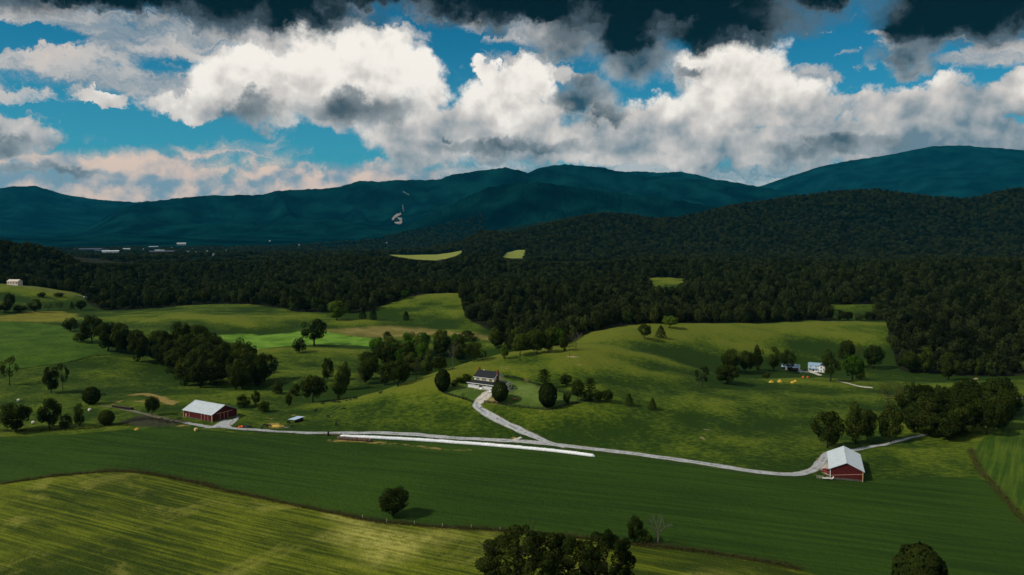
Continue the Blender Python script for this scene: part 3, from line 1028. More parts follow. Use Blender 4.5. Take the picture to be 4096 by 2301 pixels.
def crown_mesh(name, kind, seed, nq, size, leaf):
    rng = np.random.default_rng(seed)
    c = np.array([0, 0, .55])
    if kind in ('broad', 'tall', 'sparse', 'bush', 'fuzzy', 'wide', 'open'):
        P_ = dict(broad=((.35, .35, .34), .54, 34, (.11, .2)), tall=((.32, .32, .40), .53, 34, (.10, .18)), sparse=((.38, .38, .33), .60, 17, (.07, .14)),
                  bush=((.34, .34, .34), .42, 22, (.13, .22)), fuzzy=((.36, .36, .34), .56, 24, (.10, .17)), wide=((.38, .38, .32), .56, 44, (.09, .17)), open=((.43, .43, .36), .58, 85, (.05, .105)))[kind]
        (ax, ay, azz), cz, nb, (r0, r1) = P_
        c = np.array([0, 0, cz])
        u = rng.normal(size=(nb, 3))
        u /= np.linalg.norm(u, axis=1)[:, None]
        rr = rng.uniform(.45, 1.0, nb) ** .5
        cen = c + u * rr[:, None] * np.array([ax, ay, azz])
        rad = rng.uniform(r0, r1, nb) * (1.12 - .35 * rr)
        if kind == 'sparse':
            rr[:] = 1
        V, nr = quads_on(cen, rad, nq, size, rng, c)
    elif kind == 'oval':
        n = nq
        d = rng.normal(size=(n, 3))
        d /= np.linalg.norm(d, axis=1)[:, None]
        bump = 1 + .07 * np.sin(d[:, 0] * 9 + seed) * np.cos(d[:, 2] * 8) + rng.uniform(-.05, .03, n)
        bump = bump + .09 * fbm(np.arctan2(d[:, 1], d[:, 0]) * 2.2 + 9, d[:, 2] * 4 + seed, 3, seed)
        p = np.array([0, 0, .51]) + d * bump[:, None] * np.array([.47, .47, .47])
        p[:, :2] *= (1.0 - .12 * np.clip(p[:, 2] - .5, 0, 1))[:, None]
        V, nr = _facing(p, d, size, rng, .5)
    elif kind in ('cedar', 'cone'):
        n = nq
        z = rng.uniform(.03, 1, n) ** .9
        if kind == 'cedar':
            prof = np.minimum(.5, .30 + z * 1.2) * np.clip(1 - z, 0, 1) ** .42
        else:
            prof = .5 * np.clip(1 - z, 0, 1) ** .8 * np.minimum(1, .55 + z * 3)
        th = rng.uniform(0, 2 * math.pi, n)
        rr = prof * (1 + .20 * np.sin(th * 4 + z * 17 + seed) + rng.uniform(-.22, .05, n))
        p = np.c_[rr * np.cos(th), rr * np.sin(th), z * .97]
        d = np.c_[np.cos(th), np.sin(th), np.full(n, .45)]
        V, nr = _facing(p, d / np.linalg.norm(d, axis=1)[:, None], size, rng, .6)
    elif kind == 'pine':
        ps, ds = [], []
        for k in range(46):
            z = .14 + .84 * (k / 46) ** .9
            L = .54 * (1 - z) ** .36 * rng.uniform(.65, 1.1) * min(1, .6 + z * 2)
            th = k * 2.4 + rng.uniform(-.3, .3)
            m = int(nq / 46)
            t = rng.uniform(.15, 1, m)
            q = np.c_[np.cos(th) * t * L, np.sin(th) * t * L, z + .10 * t ** 2 * L * 2]
            q += rng.normal(size=q.shape) * np.array([.035, .035, .016])
            ps.append(q)
            dd = np.c_[np.full(m, math.cos(th) * .3), np.full(m, math.sin(th) * .3), np.ones(m)]
            ds.append(dd / np.linalg.norm(dd, axis=1)[:, None])
        V, nr = _facing(np.concatenate(ps), np.concatenate(ds), size, rng, .8)
    V[:, :, 2] = np.maximum(V[:, :, 2], 0.0)
    nv = V.reshape(-1, 3)
    me = mesh_np(name, nv, np.arange(len(nv)).reshape(-1, 4), leaf, True)
    me.normals_split_custom_set_from_vertices(np.repeat(nr, 4, 0).tolist())
    return me


def _facing(p, d, size, rng, jit):
    nn = d + rng.normal(size=d.shape) * jit
    nn /= np.linalg.norm(nn, axis=1)[:, None]
    a = np.cross(nn, rng.normal(size=d.shape))
    a /= np.linalg.norm(a, axis=1)[:, None] + 1e-9
    b = np.cross(nn, a)
    s = size * rng.uniform(.6, 1.35, len(d))[:, None]
    V = np.stack([p - a * s, p - b * s * .8, p + a * s, p + b * s * .8], 1)
    nr = d * .8 + nn * .35
    return V, nr / np.linalg.norm(nr, axis=1)[:, None]


def trunk_mesh(name, seed, top, rad, limbs, bark, spread=.28):
    rng = random.Random(seed)
    mb = MB()
    lean = (rng.uniform(-.02, .02), rng.uniform(-.02, .02))
    path = [(lean[0] * k, lean[1] * k, top * k / 5) for k in range(6)]
    mb.tube(path, [rad * 1.35, rad, rad * .85, rad * .7, rad * .5, rad * .25], 7)
    for k in range(limbs):
        z0 = top * rng.uniform(.45, .85)
        th = 2 * math.pi * (k + rng.uniform(-.3, .3)) / limbs
        L = spread * rng.uniform(.7, 1.15)
        p0 = Vector((lean[0] * 3, lean[1] * 3, z0))
        p2 = p0 + Vector((math.cos(th) * L, math.sin(th) * L, L * rng.uniform(.4, .8)))
        p1 = (p0 + p2) / 2 + Vector((0, 0, -.02))
        mb.tube([p0, p1, p2], [rad * .5, rad * .32, rad * .12], 5)
    me = bpy.data.meshes.new(name)
    me.from_pydata(mb.v, [], mb.f)
    me.shade_smooth()
    me.materials.append(bark)
    return me


KINDS = {}
for kind, seeds, nq, size, trunk in (
        ('broad', (1, 2, 3, 4), 5000, .022, (.55, .022, 5)), ('tall', (5, 6, 7), 5000, .021, (.6, .022, 5)), ('sparse', (8, 9, 10), 1900, .020, (.75, .020, 8)),
        ('bush', (11, 12), 2600, .026, (.3, .022, 3)), ('fuzzy', (13, 14), 1900, .014, (.72, .018, 9)), ('wide', (15, 16), 5200, .017, (.6, .026, 7)),
        ('oval', (17, 18), 5200, .030, (.3, .03, 2)), ('cedar', (19, 20), 2600, .026, (.3, .025, 0)), ('cone', (21,), 2600, .024, (.5, .02, 0)), ('pine', (22,), 4600, .016, (.95, .024, 0))):
    KINDS[kind] = [(crown_mesh('crown', kind, s, nq, size, LEAF), trunk_mesh('trunk', s, trunk[0], trunk[1], trunk[2], BARK)) for s in seeds]
BIG = [(crown_mesh('crown', 'open', s, 26000, .0100, LEAF), trunk_mesh('trunk', s, .72, .020, 14, BARK, .42)) for s in (31, 32, 33)]
_trng = random.Random(5)
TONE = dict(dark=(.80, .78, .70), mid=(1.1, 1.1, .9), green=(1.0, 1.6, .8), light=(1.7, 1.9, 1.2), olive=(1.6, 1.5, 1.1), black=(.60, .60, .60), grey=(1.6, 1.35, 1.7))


def plant_tree(p, w, h, kind, tone, label, name='broadleaf_tree', cat='tree', group=None, proto=None):
    root = empty(name, p, _trng.uniform(0, 6.28))
    root.scale = (w, w, h)
    cr, tk = proto if proto else _trng.choice(KINDS[kind])
    co = bpy.data.objects.new('crown', cr)
    to = bpy.data.objects.new('trunk', tk)
    c = TONE[tone]
    j = _trng.uniform(.88, 1.12)
    for o in (co, to):
        SC.objects.link(o)
        o.parent = root
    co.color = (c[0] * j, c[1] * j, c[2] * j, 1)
    tag(root, label, cat, group)
    return root


def tree_px(px, ytop, ybase, w, kind, tone, label, name='broadleaf_tree', cat='tree', group=None, proto=None, rmin=0.0):
    """a tree whose foot is seen at (px, ybase), top at ytop and crown w wide, all in photograph pixels"""
    p = at(px, ybase, rmin)
    s = px_per_m(p)
    dist = math.hypot(p.x, p.y)
    cosd = math.cos(math.atan2(CAM_H - p.z, dist))
    hgt = (ybase - ytop) / s / cosd
    return plant_tree(p - Vector((0, 0, .15)), w / s * 1.04, hgt * 1.03, kind, tone, label, name, cat, group, proto)


TREES = [
    # far left field and its hedge
    (38, 1168, 1232, 46, 'broad', 'black', 'round dark tree standing in the hollow below the far left field'),
    (167, 1163, 1189, 36, 'bush', 'black', 'low dark tree in the middle of the far left field'),
    (237, 1165, 1188, 42, 'bush', 'black', 'wide dark bush beside the track of the far left field'),
    (288, 1206, 1236, 22, 'cone', 'black', 'small pointed evergreen at the foot of the far left field'),
    (20, 1205, 1250, 70, 'broad', 'black', 'dark tree at the left end of the hedge below the far field'),
    (80, 1212, 1248, 60, 'bush', 'black', 'dark bushy tree in the hedge under the far left field, second from its left end'),
    (140, 1196, 1247, 66, 'tall', 'black', 'tallest dark tree in the hedge below the far left field'),
    (195, 1212, 1243, 40, 'fuzzy', 'black', 'thin ragged tree in the hedge below the far left field'),
    (240, 1206, 1240, 44, 'fuzzy', 'black', 'pale twiggy tree near the right end of the hedge below the far field'),
    (322, 1200, 1240, 50, 'broad', 'black', 'dark tree where the far left hedge meets the woods'),
    # around the left green field
    (283, 1258, 1325, 66, 'bush', 'black', 'leftmost dark bushy tree at the top of the left grove'),
    (369, 1256, 1368, 104, 'broad', 'black', 'big dark round tree beside the left green field, left of the grove'),
    (325, 1320, 1368, 62, 'bush', 'black', 'low dark shrub at the edge of the left green field', 'shrub', 'shrub'),
    (39, 1420, 1541, 84, 'sparse', 'dark', 'open-crowned tree with bare trunk at the left edge of the pasture'),
    (205, 1462, 1572, 74, 'tall', 'black', 'dark narrow tree in the shaded left pasture, left of a leaning one'),
    (252, 1446, 1562, 58, 'sparse', 'black', 'leaning thin tree touching the dark narrow tree in the left pasture'),
    (367, 1549, 1616, 66, 'oval', 'black', 'compact dark bush beside a grazing cow in the left pasture', 'shrub', 'shrub'),
    (62, 1606, 1728, 132, 'broad', 'black', 'large dark tree at the bottom of the left pasture, by the frame edge'),
    (199, 1595, 1716, 102, 'broad', 'black', 'dark tree on the field edge, second from the left frame edge'),
    (262, 1650, 1712, 62, 'bush', 'black', 'low bush leaning against a dark tree on the left field edge', 'shrub', 'shrub'),
    (319, 1612, 1707, 56, 'tall', 'dark', 'slim tree near a white bale on the left field edge'),
    (427, 1643, 1699, 60, 'oval', 'dark', 'round bush at the left end of the dark rough ground', 'shrub', 'shrub'),
    (608, 1580, 1662, 64, 'broad', 'dark', 'small tree left of the red barn, before the straw ring'),
    # the oak and the slope below it
    (1257, 1274, 1384, 128, 'wide', 'black', 'big spreading oak alone on the bright green field'),
    (1197, 1334, 1412, 58, 'bush', 'black', 'dark bush crouching at the lower left of the big oak', 'shrub', 'shrub'),
    (1312, 1428, 1525, 60, 'tall', 'dark', 'leftmost of the three tall trees below the bright field'),
    (1380, 1444, 1560, 62, 'tall', 'dark', 'rearmost of the three tall trees below the bright field'),
    (1355, 1464, 1596, 86, 'tall', 'mid', 'front tree of the three tall trees, foot behind the cows'),
    (1252, 1497, 1610, 120, 'broad', 'dark', 'broad tree with forked trunk at the fence behind the cattle shed'),
    (1463, 1454, 1534, 68, 'broad', 'dark', 'domed tree in the ravine, left of the big thicket'),
    (1440, 1490, 1545, 40, 'fuzzy', 'grey', 'grey thin-leaved tree with pale stems in the ravine'),
    (1156, 1566, 1625, 36, 'tall', 'dark', 'small slender tree in the pasture behind the cattle shed'),
    (974, 1572, 1629, 66, 'bush', 'dark', 'dark green shrub behind the red barn, leftmost of three', 'shrub', 'shrub'),
    (1023, 1558, 1621, 42, 'tall', 'dark', 'narrow dark shrub behind the red barn, middle of three', 'shrub', 'shrub'),
    (1057, 1593, 1648, 60, 'bush', 'mid', 'feathery green shrub behind the red barn, nearest of three', 'shrub', 'shrub'),
    (1180, 1530, 1580, 50, 'bush', 'dark', 'low dark scrub between the grove and the forked tree', 'shrub', 'shrub'),
    (1110, 1520, 1575, 60, 'bush', 'dark', 'scrub at the right-hand foot of the dark grove', 'shrub', 'shrub'),
    (1347, 1203, 1281, 96, 'broad', 'light', 'pale olive tree in front of the woods on the upper field'),
    (1451, 1232, 1277, 31, 'cedar', 'black', 'dark cedar beside the grassy knoll, left one of a pair', 'cedar_tree'),
    (1493, 1234, 1280, 31, 'cedar', 'black', 'dark cedar beside the grassy knoll, right one of a pair', 'cedar_tree'),
    (1624, 1245, 1281, 27, 'cedar', 'black', 'lone small cedar at the foot of the grassy knoll', 'cedar_tree'),
    (1620, 1158, 1196, 38, 'broad', 'green', 'bright green tree at the wood edge on the left shoulder of the knoll'),
    # ravine thicket left of the yellow house
    (1510, 1343, 1430, 74, 'broad', 'green', 'bright green tree at the left end of the ravine thicket'),
    (1551, 1325, 1372, 44, 'broad', 'dark', 'small dark tree standing above the bright end of the thicket'),
    (1628, 1331, 1425, 88, 'tall', 'green', 'tall vivid green tree in the ravine thicket'),
    (1575, 1370, 1450, 70, 'broad', 'green', 'vivid green tree between the two tallest of the thicket'),
    (1690, 1365, 1450, 62, 'broad', 'green', 'green tree right of the tall vivid one in the thicket'),
    (1624, 1402, 1480, 58, 'broad', 'mid', 'mid-height round tree in the heart of the thicket'),
    (1590, 1430, 1545, 122, 'broad', 'dark', 'largest dark tree at the front of the ravine thicket'),
    (1540, 1455, 1540, 70, 'tall', 'dark', 'dark tree at the thicket front with pale trunks beside it'),
    (1707, 1397, 1500, 72, 'tall', 'mid', 'leafy tree in the thicket close to the bare white snag'),
    (1665, 1440, 1520, 56, 'fuzzy', 'grey', 'thin greyish tree at the front of the thicket'),
    (1777, 1336, 1420, 60, 'broad', 'mid', 'rounded tree at the top right of the thicket'),
    (1755, 1420, 1490, 70, 'broad', 'dark', 'dark tree behind the crest just left of the white snag'),
    (1869, 1323, 1362, 78, 'cedar', 'black', 'pair-like dark evergreen clump on the tan field', 'evergreen_bush'),
    (1840, 1370, 1450, 66, 'broad', 'dark', 'dark tree in the ravine just right of the white snag'),
    (1895, 1362, 1447, 84, 'wide', 'dark', 'wide dark tree behind the hill crest above the yellow house'),
    (1930, 1400, 1440, 50, 'sparse', 'dark', 'open low tree on the crest behind the yellow house'),
    (1993, 1328, 1395, 60, 'broad', 'dark', 'dark tree at the end of the tan field by the woods'),
    (2018, 1370, 1436, 42, 'tall', 'light', 'pale green small tree shining at the wood edge'),
    (2080, 1331, 1422, 72, 'broad', 'olive', 'broad pale-topped tree at the wood edge above the pasture'),
    (2147, 1310, 1415, 66, 'tall', 'mid', 'tall pointed tree at the wood edge above the pasture'),
    (2195, 1345, 1410, 56, 'broad', 'dark', 'dark tree between the tall pointed one and the grey bare one'),
    (2258, 1325, 1404, 50, 'tall', 'dark', 'dark tree next to the leafless grey one on the crest'),
    # the yellow house and its garden
    (1771, 1479, 1566, 62, 'oval', 'black', 'dense dark evergreen left of the yellow house', 'evergreen_tree'),
    (1856, 1490, 1530, 74, 'bush', 'dark', 'loose shrub behind the left end of the yellow house', 'shrub', 'shrub'),
    (1818, 1515, 1545, 40, 'bush', 'dark', 'low shrub between the dark evergreen and the yellow house', 'shrub', 'shrub'),
    (2000, 1529, 1606, 66, 'oval', 'black', 'dark conical evergreen in front of the yellow house garage', 'evergreen_tree'),
    (1852, 1572, 1601, 22, 'fuzzy', 'dark', 'small wispy bush on the yellow house lawn by the fence', 'shrub', 'shrub'),
    (2177, 1479, 1553, 72, 'pine', 'black', 'spiky dark pine behind the garden of the yellow house', 'pine_tree'),
    (2191, 1535, 1628, 75, 'oval', 'black', 'egg-shaped clipped dark evergreen inside the garden fence', 'evergreen_tree'),
    (2268, 1566, 1616, 38, 'broad', 'mid', 'little round-headed tree right of the egg-shaped evergreen'),
    (2262, 1496, 1545, 56, 'broad', 'dark', 'round dark tree at the upper left of the garden corner clump'),
    (2312, 1512, 1603, 58, 'broad', 'dark', 'tree with a clear straight trunk by the garden corner'),
    (2361, 1514, 1585, 68, 'pine', 'dark', 'dark pine at the back of the garden corner clump', 'pine_tree'),
    (2353, 1556, 1606, 52, 'broad', 'mid', 'mid green tree right at the garden fence corner'),
    (2395, 1560, 1606, 42, 'broad', 'dark', 'dark tree just outside the garden fence corner'),
    (2427, 1556, 1609, 58, 'broad', 'dark', 'rightmost dark tree of the garden corner clump'),
    (2516, 1572, 1623, 41, 'cone', 'dark', 'small lone conical tree on the slope, left of two', 'conical_tree'),
    (2610, 1591, 1639, 39, 'cone', 'dark', 'small lone conical tree on the slope, right of two', 'conical_tree'),
    # the right hill
    (2577, 1290, 1356, 58, 'broad', 'dark', 'dark tree on the crest of the right hill, left of two'),
    (2643, 1300, 1352, 50, 'cone', 'dark', 'dark pointed tree on the crest of the right hill, right of two'),
    (2678, 1260, 1310, 76, 'broad', 'light', 'pale green round tree behind the crest of the right hill'),
    (2809, 1464, 1549, 76, 'sparse', 'black', 'lone lobed tree on the pasture left of the white farmhouse group'),
    # round the white farmhouse
    (2907, 1455, 1536, 112, 'broad', 'dark', 'wide low tree at the left front of the farmhouse grove'),
    (2924, 1392, 1490, 90, 'broad', 'dark', 'tall rounded tree at the left of the farmhouse grove'),
    (2985, 1398, 1490, 70, 'broad', 'dark', 'middle tree of the grove left of the farmhouse'),
    (3032, 1379, 1482, 60, 'tall', 'dark', 'tallest tree of the grove left of the farmhouse'),
    (3094, 1386, 1480, 56, 'tall', 'mid', 'slender tree with visible trunk between grove and outbuilding'),
    (3150, 1396, 1488, 84, 'wide', 'black', 'black-green tree leaning over the outbuilding'),
    (3065, 1485, 1513, 36, 'bush', 'dark', 'low shrub on the farmhouse lawn behind the yellow mounds', 'shrub', 'shrub'),
    (3322, 1398, 1526, 96, 'wide', 'mid', 'big leafy tree covering the right gable of the white farmhouse'),
    (3408, 1412, 1521, 98, 'broad', 'green', 'fresh green round tree right of the white farmhouse'),
    (3384, 1354, 1470, 76, 'broad', 'dark', 'dark tree rising behind the farmhouse trees'),
    (3440, 1470, 1518, 46, 'bush', 'dark', 'bushy tree at the right foot of the farmhouse trees', 'shrub', 'shrub'),
    (3495, 1376, 1475, 84, 'broad', 'dark', 'shaded tree between the farmhouse trees and the woods'),
    (3435, 1375, 1480, 40, 'fuzzy', 'grey', 'thin greyish tree behind the fresh green one'),
    (3644, 1402, 1492, 86, 'broad', 'mid', 'leftmost paler tree at the edge of the right woods'),
    (3698, 1386, 1494, 82, 'tall', 'mid', 'tall paler tree at the edge of the right woods'),
    (3792, 1409, 1521, 90, 'broad', 'dark', 'tree standing clear of the right woods over bare soil'),
    (3905, 1432, 1502, 46, 'tall', 'mid', 'narrow pale tree against the dark right woods'),
    # foreground
    (1572, 1946, 2066, 142, 'broad', 'black', 'lone round tree on the hedge line in the foreground'),
    (2540, 2066, 2176, 80, 'tall', 'black', 'dark upright tree on the hedge line beside the dead tree'),
    (2585, 2108, 2178, 56, 'bush', 'dark', 'bush between the upright tree and the dead tree', 'shrub', 'shrub'),
    (3672, 2196, 2420, 196, 'oval', 'black', 'dark round treetop at the lower right edge'),
]
for tr in TREES:
    px, yt, yb, w, kind, tone, label = tr[:7]
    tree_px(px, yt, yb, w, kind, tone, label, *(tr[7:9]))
tree_px(2080, 2138, 2440, 400, 'open', 'black', 'huge spreading tree cut by the bottom edge, left one of three', proto=BIG[0])
tree_px(2425, 2160, 2440, 250, 'open', 'black', 'big spreading tree cut by the bottom edge, right one of three', proto=BIG[1])
tree_px(2275, 2150, 2410, 300, 'open', 'black', 'thinner tree wedged between the two big bottom-edge trees', proto=BIG[2])


# groves: trees too alike to tell apart share a label
def grove(poly, n, hpx, wpx, tone, label, group, seed, kinds=('broad', 'tall')):
    rng = random.Random(seed)
    ws = world_line(poly)
    x0, x1, y0, y1 = ws[:, 0].min(), ws[:, 0].max(), ws[:, 1].min(), ws[:, 1].max()
    got = []
    tries = 0
    while len(got) < n and tries < 6000:
        tries += 1
        x, y = rng.uniform(x0, x1), rng.uniform(y0, y1)
        if poly_sd(np.array([x]), np.array([y]), ws)[0] < 0:
            continue
        if any(math.hypot(x - a, y - b) < 6.5 for a, b in got):
            continue
        got.append((x, y))
    for x, y in got:
        p = Vector((x, y, ground(x, y)))
        s = px_per_m(p)
        h = hpx / s * rng.uniform(.78, 1.08)
        w = wpx / s * rng.uniform(.8, 1.15)
        plant_tree(p - Vector((0, 0, .2)), w, h, rng.choice(kinds), rng.choice(tone), label, group=group)


grove([(430, 1400), (520, 1380), (640, 1395), (760, 1400), (880, 1430), (980, 1465), (1060, 1520), (1085, 1560), (980, 1565), (850, 1558), (740, 1545), (660, 1490), (560, 1455), (450, 1440)], 46, 124, 112,
      ('black', 'black', 'dark'), 'dark tree of the dense grove in the ravine above the red barn', 'trees of the left grove', 3)
grove([(1470, 1440), (1560, 1420), (1700, 1400), (1850, 1385), (1990, 1378), (2200, 1365), (2260, 1385), (2150, 1402), (2000, 1409), (1900, 1434), (1800, 1464), (1700, 1497), (1600, 1527), (1460, 1560), (1440, 1500)], 36, 90, 80,
      ('mid', 'dark', 'mid', 'green'), 'leafy tree of the thicket in the ravine behind the house hill', 'trees of the ravine thicket', 6)
grove([(3640, 1650), (3760, 1630), (3900, 1620), (4000, 1615), (4060, 1645), (4010, 1710), (3985, 1755), (3900, 1768), (3790, 1764), (3690, 1758), (3640, 1748), (3620, 1700)], 38, 125, 132,
      ('black', 'dark', 'dark'), 'dark tree of the dense clump at the right end of the farm road', 'trees of the right clump', 4)
for a in [(3310, 1636, 1792, 138, 'broad', 'dark', 'big tree with pale trunk behind the right barn'),
          (3425, 1610, 1776, 120, 'tall', 'dark', 'tree behind the roof of the right barn, right of the pale-trunked one'),
          (3470, 1640, 1765, 90, 'broad', 'dark', 'shaded tree between the right barn and the farm track'),
          (3561, 1614, 1770, 116, 'broad', 'dark', 'round tree overhanging the end of the farm track'),
          (3555, 1520, 1650, 120, 'fuzzy', 'grey', 'hazy thin-leaved tree above the farm track, left one'),
          (3610, 1526, 1645, 96, 'fuzzy', 'grey', 'hazy thin-leaved tree above the farm track, right one'),
          (3650, 1520, 1630, 26, 'tall', 'dark', 'thin ivy-clad trunk rising behind the hazy trees'),
          (3709, 1535, 1640, 78, 'broad', 'dark', 'round-topped tree at the back of the right clump')]:
    tree_px(*a)

# leafless trees
def bare_tree(px, ytop, ybase, w, label, seed, pale=True, thick=.03):
    p = at(px, ybase)
    s = px_per_m(p)
    h, ww = (ybase - ytop) / s * 1.03, w / s
    rng = random.Random(seed)
    root = empty('dead_tree', p - Vector((0, 0, .2)))
    tag(root, label, 'dead tree')
    m = BARK_PALE if pale else BARK
    tk = MB()
    tk.tube([(0, 0, 0), (.1, 0, h * .2), (0, .1, h * .45)], [h * thick * 1.4, h * thick, h * thick * .75], 7)
    tk.build('trunk', m, root, True)
    mb = MB()

    def grow(p0, d, L, r, depth):
        p1 = p0 + d * L * .5 + Vector((rng.uniform(-.05, .05), rng.uniform(-.05, .05), .03)) * L
        p2 = p0 + d * L
        mb.tube([p0, p1, p2], [r, r * .75, r * .5], 5, False)
        if depth == 0:
            return
        for _ in range(3 if depth > 1 else 2):
            dd = (d + Vector((rng.uniform(-.8, .8), rng.uniform(-.8, .8), rng.uniform(-.15, .5)))).normalized()
            grow(p2 if rng.random() < .6 else p1, dd, L * rng.uniform(.5, .8), r * .5, depth - 1)

    for k in range(7):
        th = k * .9 + rng.uniform(-.3, .3)
        z = h * rng.uniform(.25, .46)
        d = Vector((math.cos(th) * ww / h * .9, math.sin(th) * ww / h * .9, rng.uniform(.35, 1.0))).normalized()
        grow(Vector((0, 0, z)), d, h * rng.uniform(.22, .34), h * thick * .5, 3)
    br = mb.build('branches', m, root, True)


bare_tree(2632, 2058, 2176, 78, 'bare dead tree with twisting pale limbs on the hedge line', 3)
bare_tree(2303, 1320, 1394, 54, 'leafless grey tree on the pasture crest by the woods', 5, True, .022)
bare_tree(1811, 1380, 1478, 16, 'tall white snag standing in the ravine thicket', 8, True, .014)


# ------------------------------------------------------------------ the woods themselves
def scatter(n, r0, r1, a0, a1, sep, test, seed):
    """random points, about sep apart, kept where test(x, y) > 0"""
    rng = np.random.default_rng(seed)
    out = []
    r = np.sqrt(rng.uniform(r0 * r0, r1 * r1, n))
    a = np.radians(rng.uniform(a0, a1, n))
    x, y = r * np.sin(a), r * np.cos(a)
    ok = test(x, y)
    x, y = x[ok > 0], y[ok > 0]
    cell = {}
    keep = []
    for i in range(len(x)):
        k = (int(x[i] // sep), int(y[i] // sep))
        if k in cell:
            continue
        bad = False
        for ddx in (-1, 0, 1):
            for ddy in (-1, 0, 1):
                q = cell.get((k[0] + ddx, k[1] + ddy))
                if q is not None and (x[i] - x[q]) ** 2 + (y[i] - y[q]) ** 2 < (sep * .8) ** 2:
                    bad = True
        if not bad:
            cell[k] = i
            keep.append(i)
    return x[keep], y[keep]


WOODS = [(crown_mesh('crown', k, s, 1300, .034, LEAF_WOOD), trunk_mesh('trunk', s, .55, .02, 3, BARK)) for k, s in (('broad', 41), ('broad', 42), ('broad', 43), ('bush', 44), ('tall', 45))]
wx, wy = scatter(90000, 500, 2050, -37, 37, 8.4, in_wood, 2)
wr = np.hypot(wx, wy)
order = np.argsort(in_wood(wx, wy) + wr * .02)
edge_i = order[:110]
rest_i = order[110:]
src = []
rng_ = np.random.default_rng(8)
hx = 15.0 + 5 * fbm(wx / 60, wy / 60, 2, 63) + rng_.uniform(-4.5, 5, len(wx))
wz = H(wx, wy)
for q in edge_i:
    p = Vector((wx[q], wy[q], wz[q] - .4))
    a = math.degrees(math.atan2(p.x, p.y))
    part = ('behind the upper field' if a < -9 else 'between the knoll and the hill pasture' if a < 4 else
            'behind the crest of the right hill' if a < 24.5 else 'right of the white farmhouse')
    pr = WOODS[int(rng_.integers(0, 5))]
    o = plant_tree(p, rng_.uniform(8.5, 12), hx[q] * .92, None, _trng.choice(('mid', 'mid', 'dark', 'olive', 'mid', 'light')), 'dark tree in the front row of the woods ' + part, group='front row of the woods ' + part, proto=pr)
for k, pr in enumerate(WOODS):
    for o in SC.objects:
        if o.data == pr[0]:
            src.append(o)
            break


def forest(name, x, y, z, w, h, idx, rot, sources, label):
    me = bpy.data.meshes.new(name)
    me.vertices.add(len(x))
    me.vertices.foreach_set('co', np.c_[x, y, z].astype(np.float32).ravel())
    for nm, typ, vals, key in (('size', 'FLOAT_VECTOR', np.c_[w, w, h], 'vector'), ('spin', 'FLOAT', rot, 'value'), ('pick', 'INT', idx, 'value')):
        at_ = me.attributes.new(nm, typ, 'POINT')
        at_.data.foreach_set(key, np.ascontiguousarray(vals, np.int32 if typ == 'INT' else np.float32).ravel())
    ob = bpy.data.objects.new(name, me)
    SC.objects.link(ob)
    tree = bpy.data.node_groups.new(name + '_spread', 'GeometryNodeTree')
    tree.interface.new_socket('Geometry', in_out='INPUT', socket_type='NodeSocketGeometry')
    tree.interface.new_socket('Geometry', in_out='OUTPUT', socket_type='NodeSocketGeometry')
    nn, ll = tree.nodes, tree.links
    gi, go = nn.new('NodeGroupInput'), nn.new('NodeGroupOutput')
    jn = nn.new('GeometryNodeJoinGeometry')
    for s in reversed(sources):
        oi = nn.new('GeometryNodeObjectInfo')
        oi.inputs['Object'].default_value = s
        oi.inputs['As Instance'].default_value = True
        oi.transform_space = 'ORIGINAL'
        ll.new(oi.outputs['Geometry'], jn.inputs[0])
    ip = nn.new('GeometryNodeInstanceOnPoints')
    ip.inputs['Pick Instance'].default_value = True

    def named(nm, typ):
        q = nn.new('GeometryNodeInputNamedAttribute')
        q.data_type = typ
        q.inputs['Name'].default_value = nm
        return q.outputs['Attribute']

    cx = nn.new('ShaderNodeCombineXYZ')
    ll.new(named('spin', 'FLOAT'), cx.inputs[2])
    e2r = nn.new('FunctionNodeEulerToRotation')
    ll.new(cx.outputs[0], e2r.inputs[0])
    ll.new(gi.outputs[0], ip.inputs['Points'])
    ll.new(jn.outputs[0], ip.inputs['Instance'])
    ll.new(named('pick', 'INT'), ip.inputs['Instance Index'])
    ll.new(e2r.outputs[0], ip.inputs['Rotation'])
    ll.new(named('size', 'FLOAT_VECTOR'), ip.inputs['Scale'])
    ll.new(ip.outputs[0], go.inputs[0])
    md = ob.modifiers.new('spread', 'NODES')
    md.node_group = tree
    tag(ob, label, 'woods', kind='stuff')
    return ob


ALINE = [(-600, 935), (-400, 935), (0, 945), (100, 955), (200, 985), (330, 1048), (500, 1052), (700, 1050), (900, 1046), (1050, 1040), (1105, 1018), (1200, 1010), (1350, 1010), (1450, 1015), (1560, 1021), (1600, 1028), (1660, 1038), (1740, 1042), (1762, 1049), (1790, 1034), (1850, 1016),
         (1900, 1012), (1960, 1008), (2005, 1024), (2012, 1029), (2050, 1035), (2088, 1041), (2130, 1042), (2250, 1045), (2400, 1042), (2600, 1020), (2700, 1010), (3100, 1016), (3400, 1022), (3700, 1000), (4096, 988), (4700, 985)]


def to_px(x, y, z):
    c, s = math.cos(PITCH), math.sin(PITCH)
    zz = z - CAM_H
    dep = y * c - zz * s
    return W_PX / 2 + F_PX * x / dep, H_PX / 2 - F_PX * (zz * c + y * s) / dep


def lower_to(x, y, z, h, line):
    """tree heights cut back so that the canopy keeps under a skyline of the photograph"""
    px, pt = to_px(x, y, z + h)
    _, pb = to_px(x, y, z)
    lim = np.interp(px, [p for p, _ in line], [q for _, q in line])
    k = np.clip((pb - lim) / np.maximum(pb - pt, .01), 0, 1)
    return h * k, k


def covers(x, y, z, h, polys):
    hit = np.zeros(len(x), bool)
    for f in (0.1, .5, .9):
        px, py = to_px(x, y, z + h * f)
        for q in polys:
            hit |= poly_sd(px, py, np.array(q, float)) > -3
    return hit


def rnd(n, a, b, s):
    return np.random.default_rng(s).uniform(a, b, n)


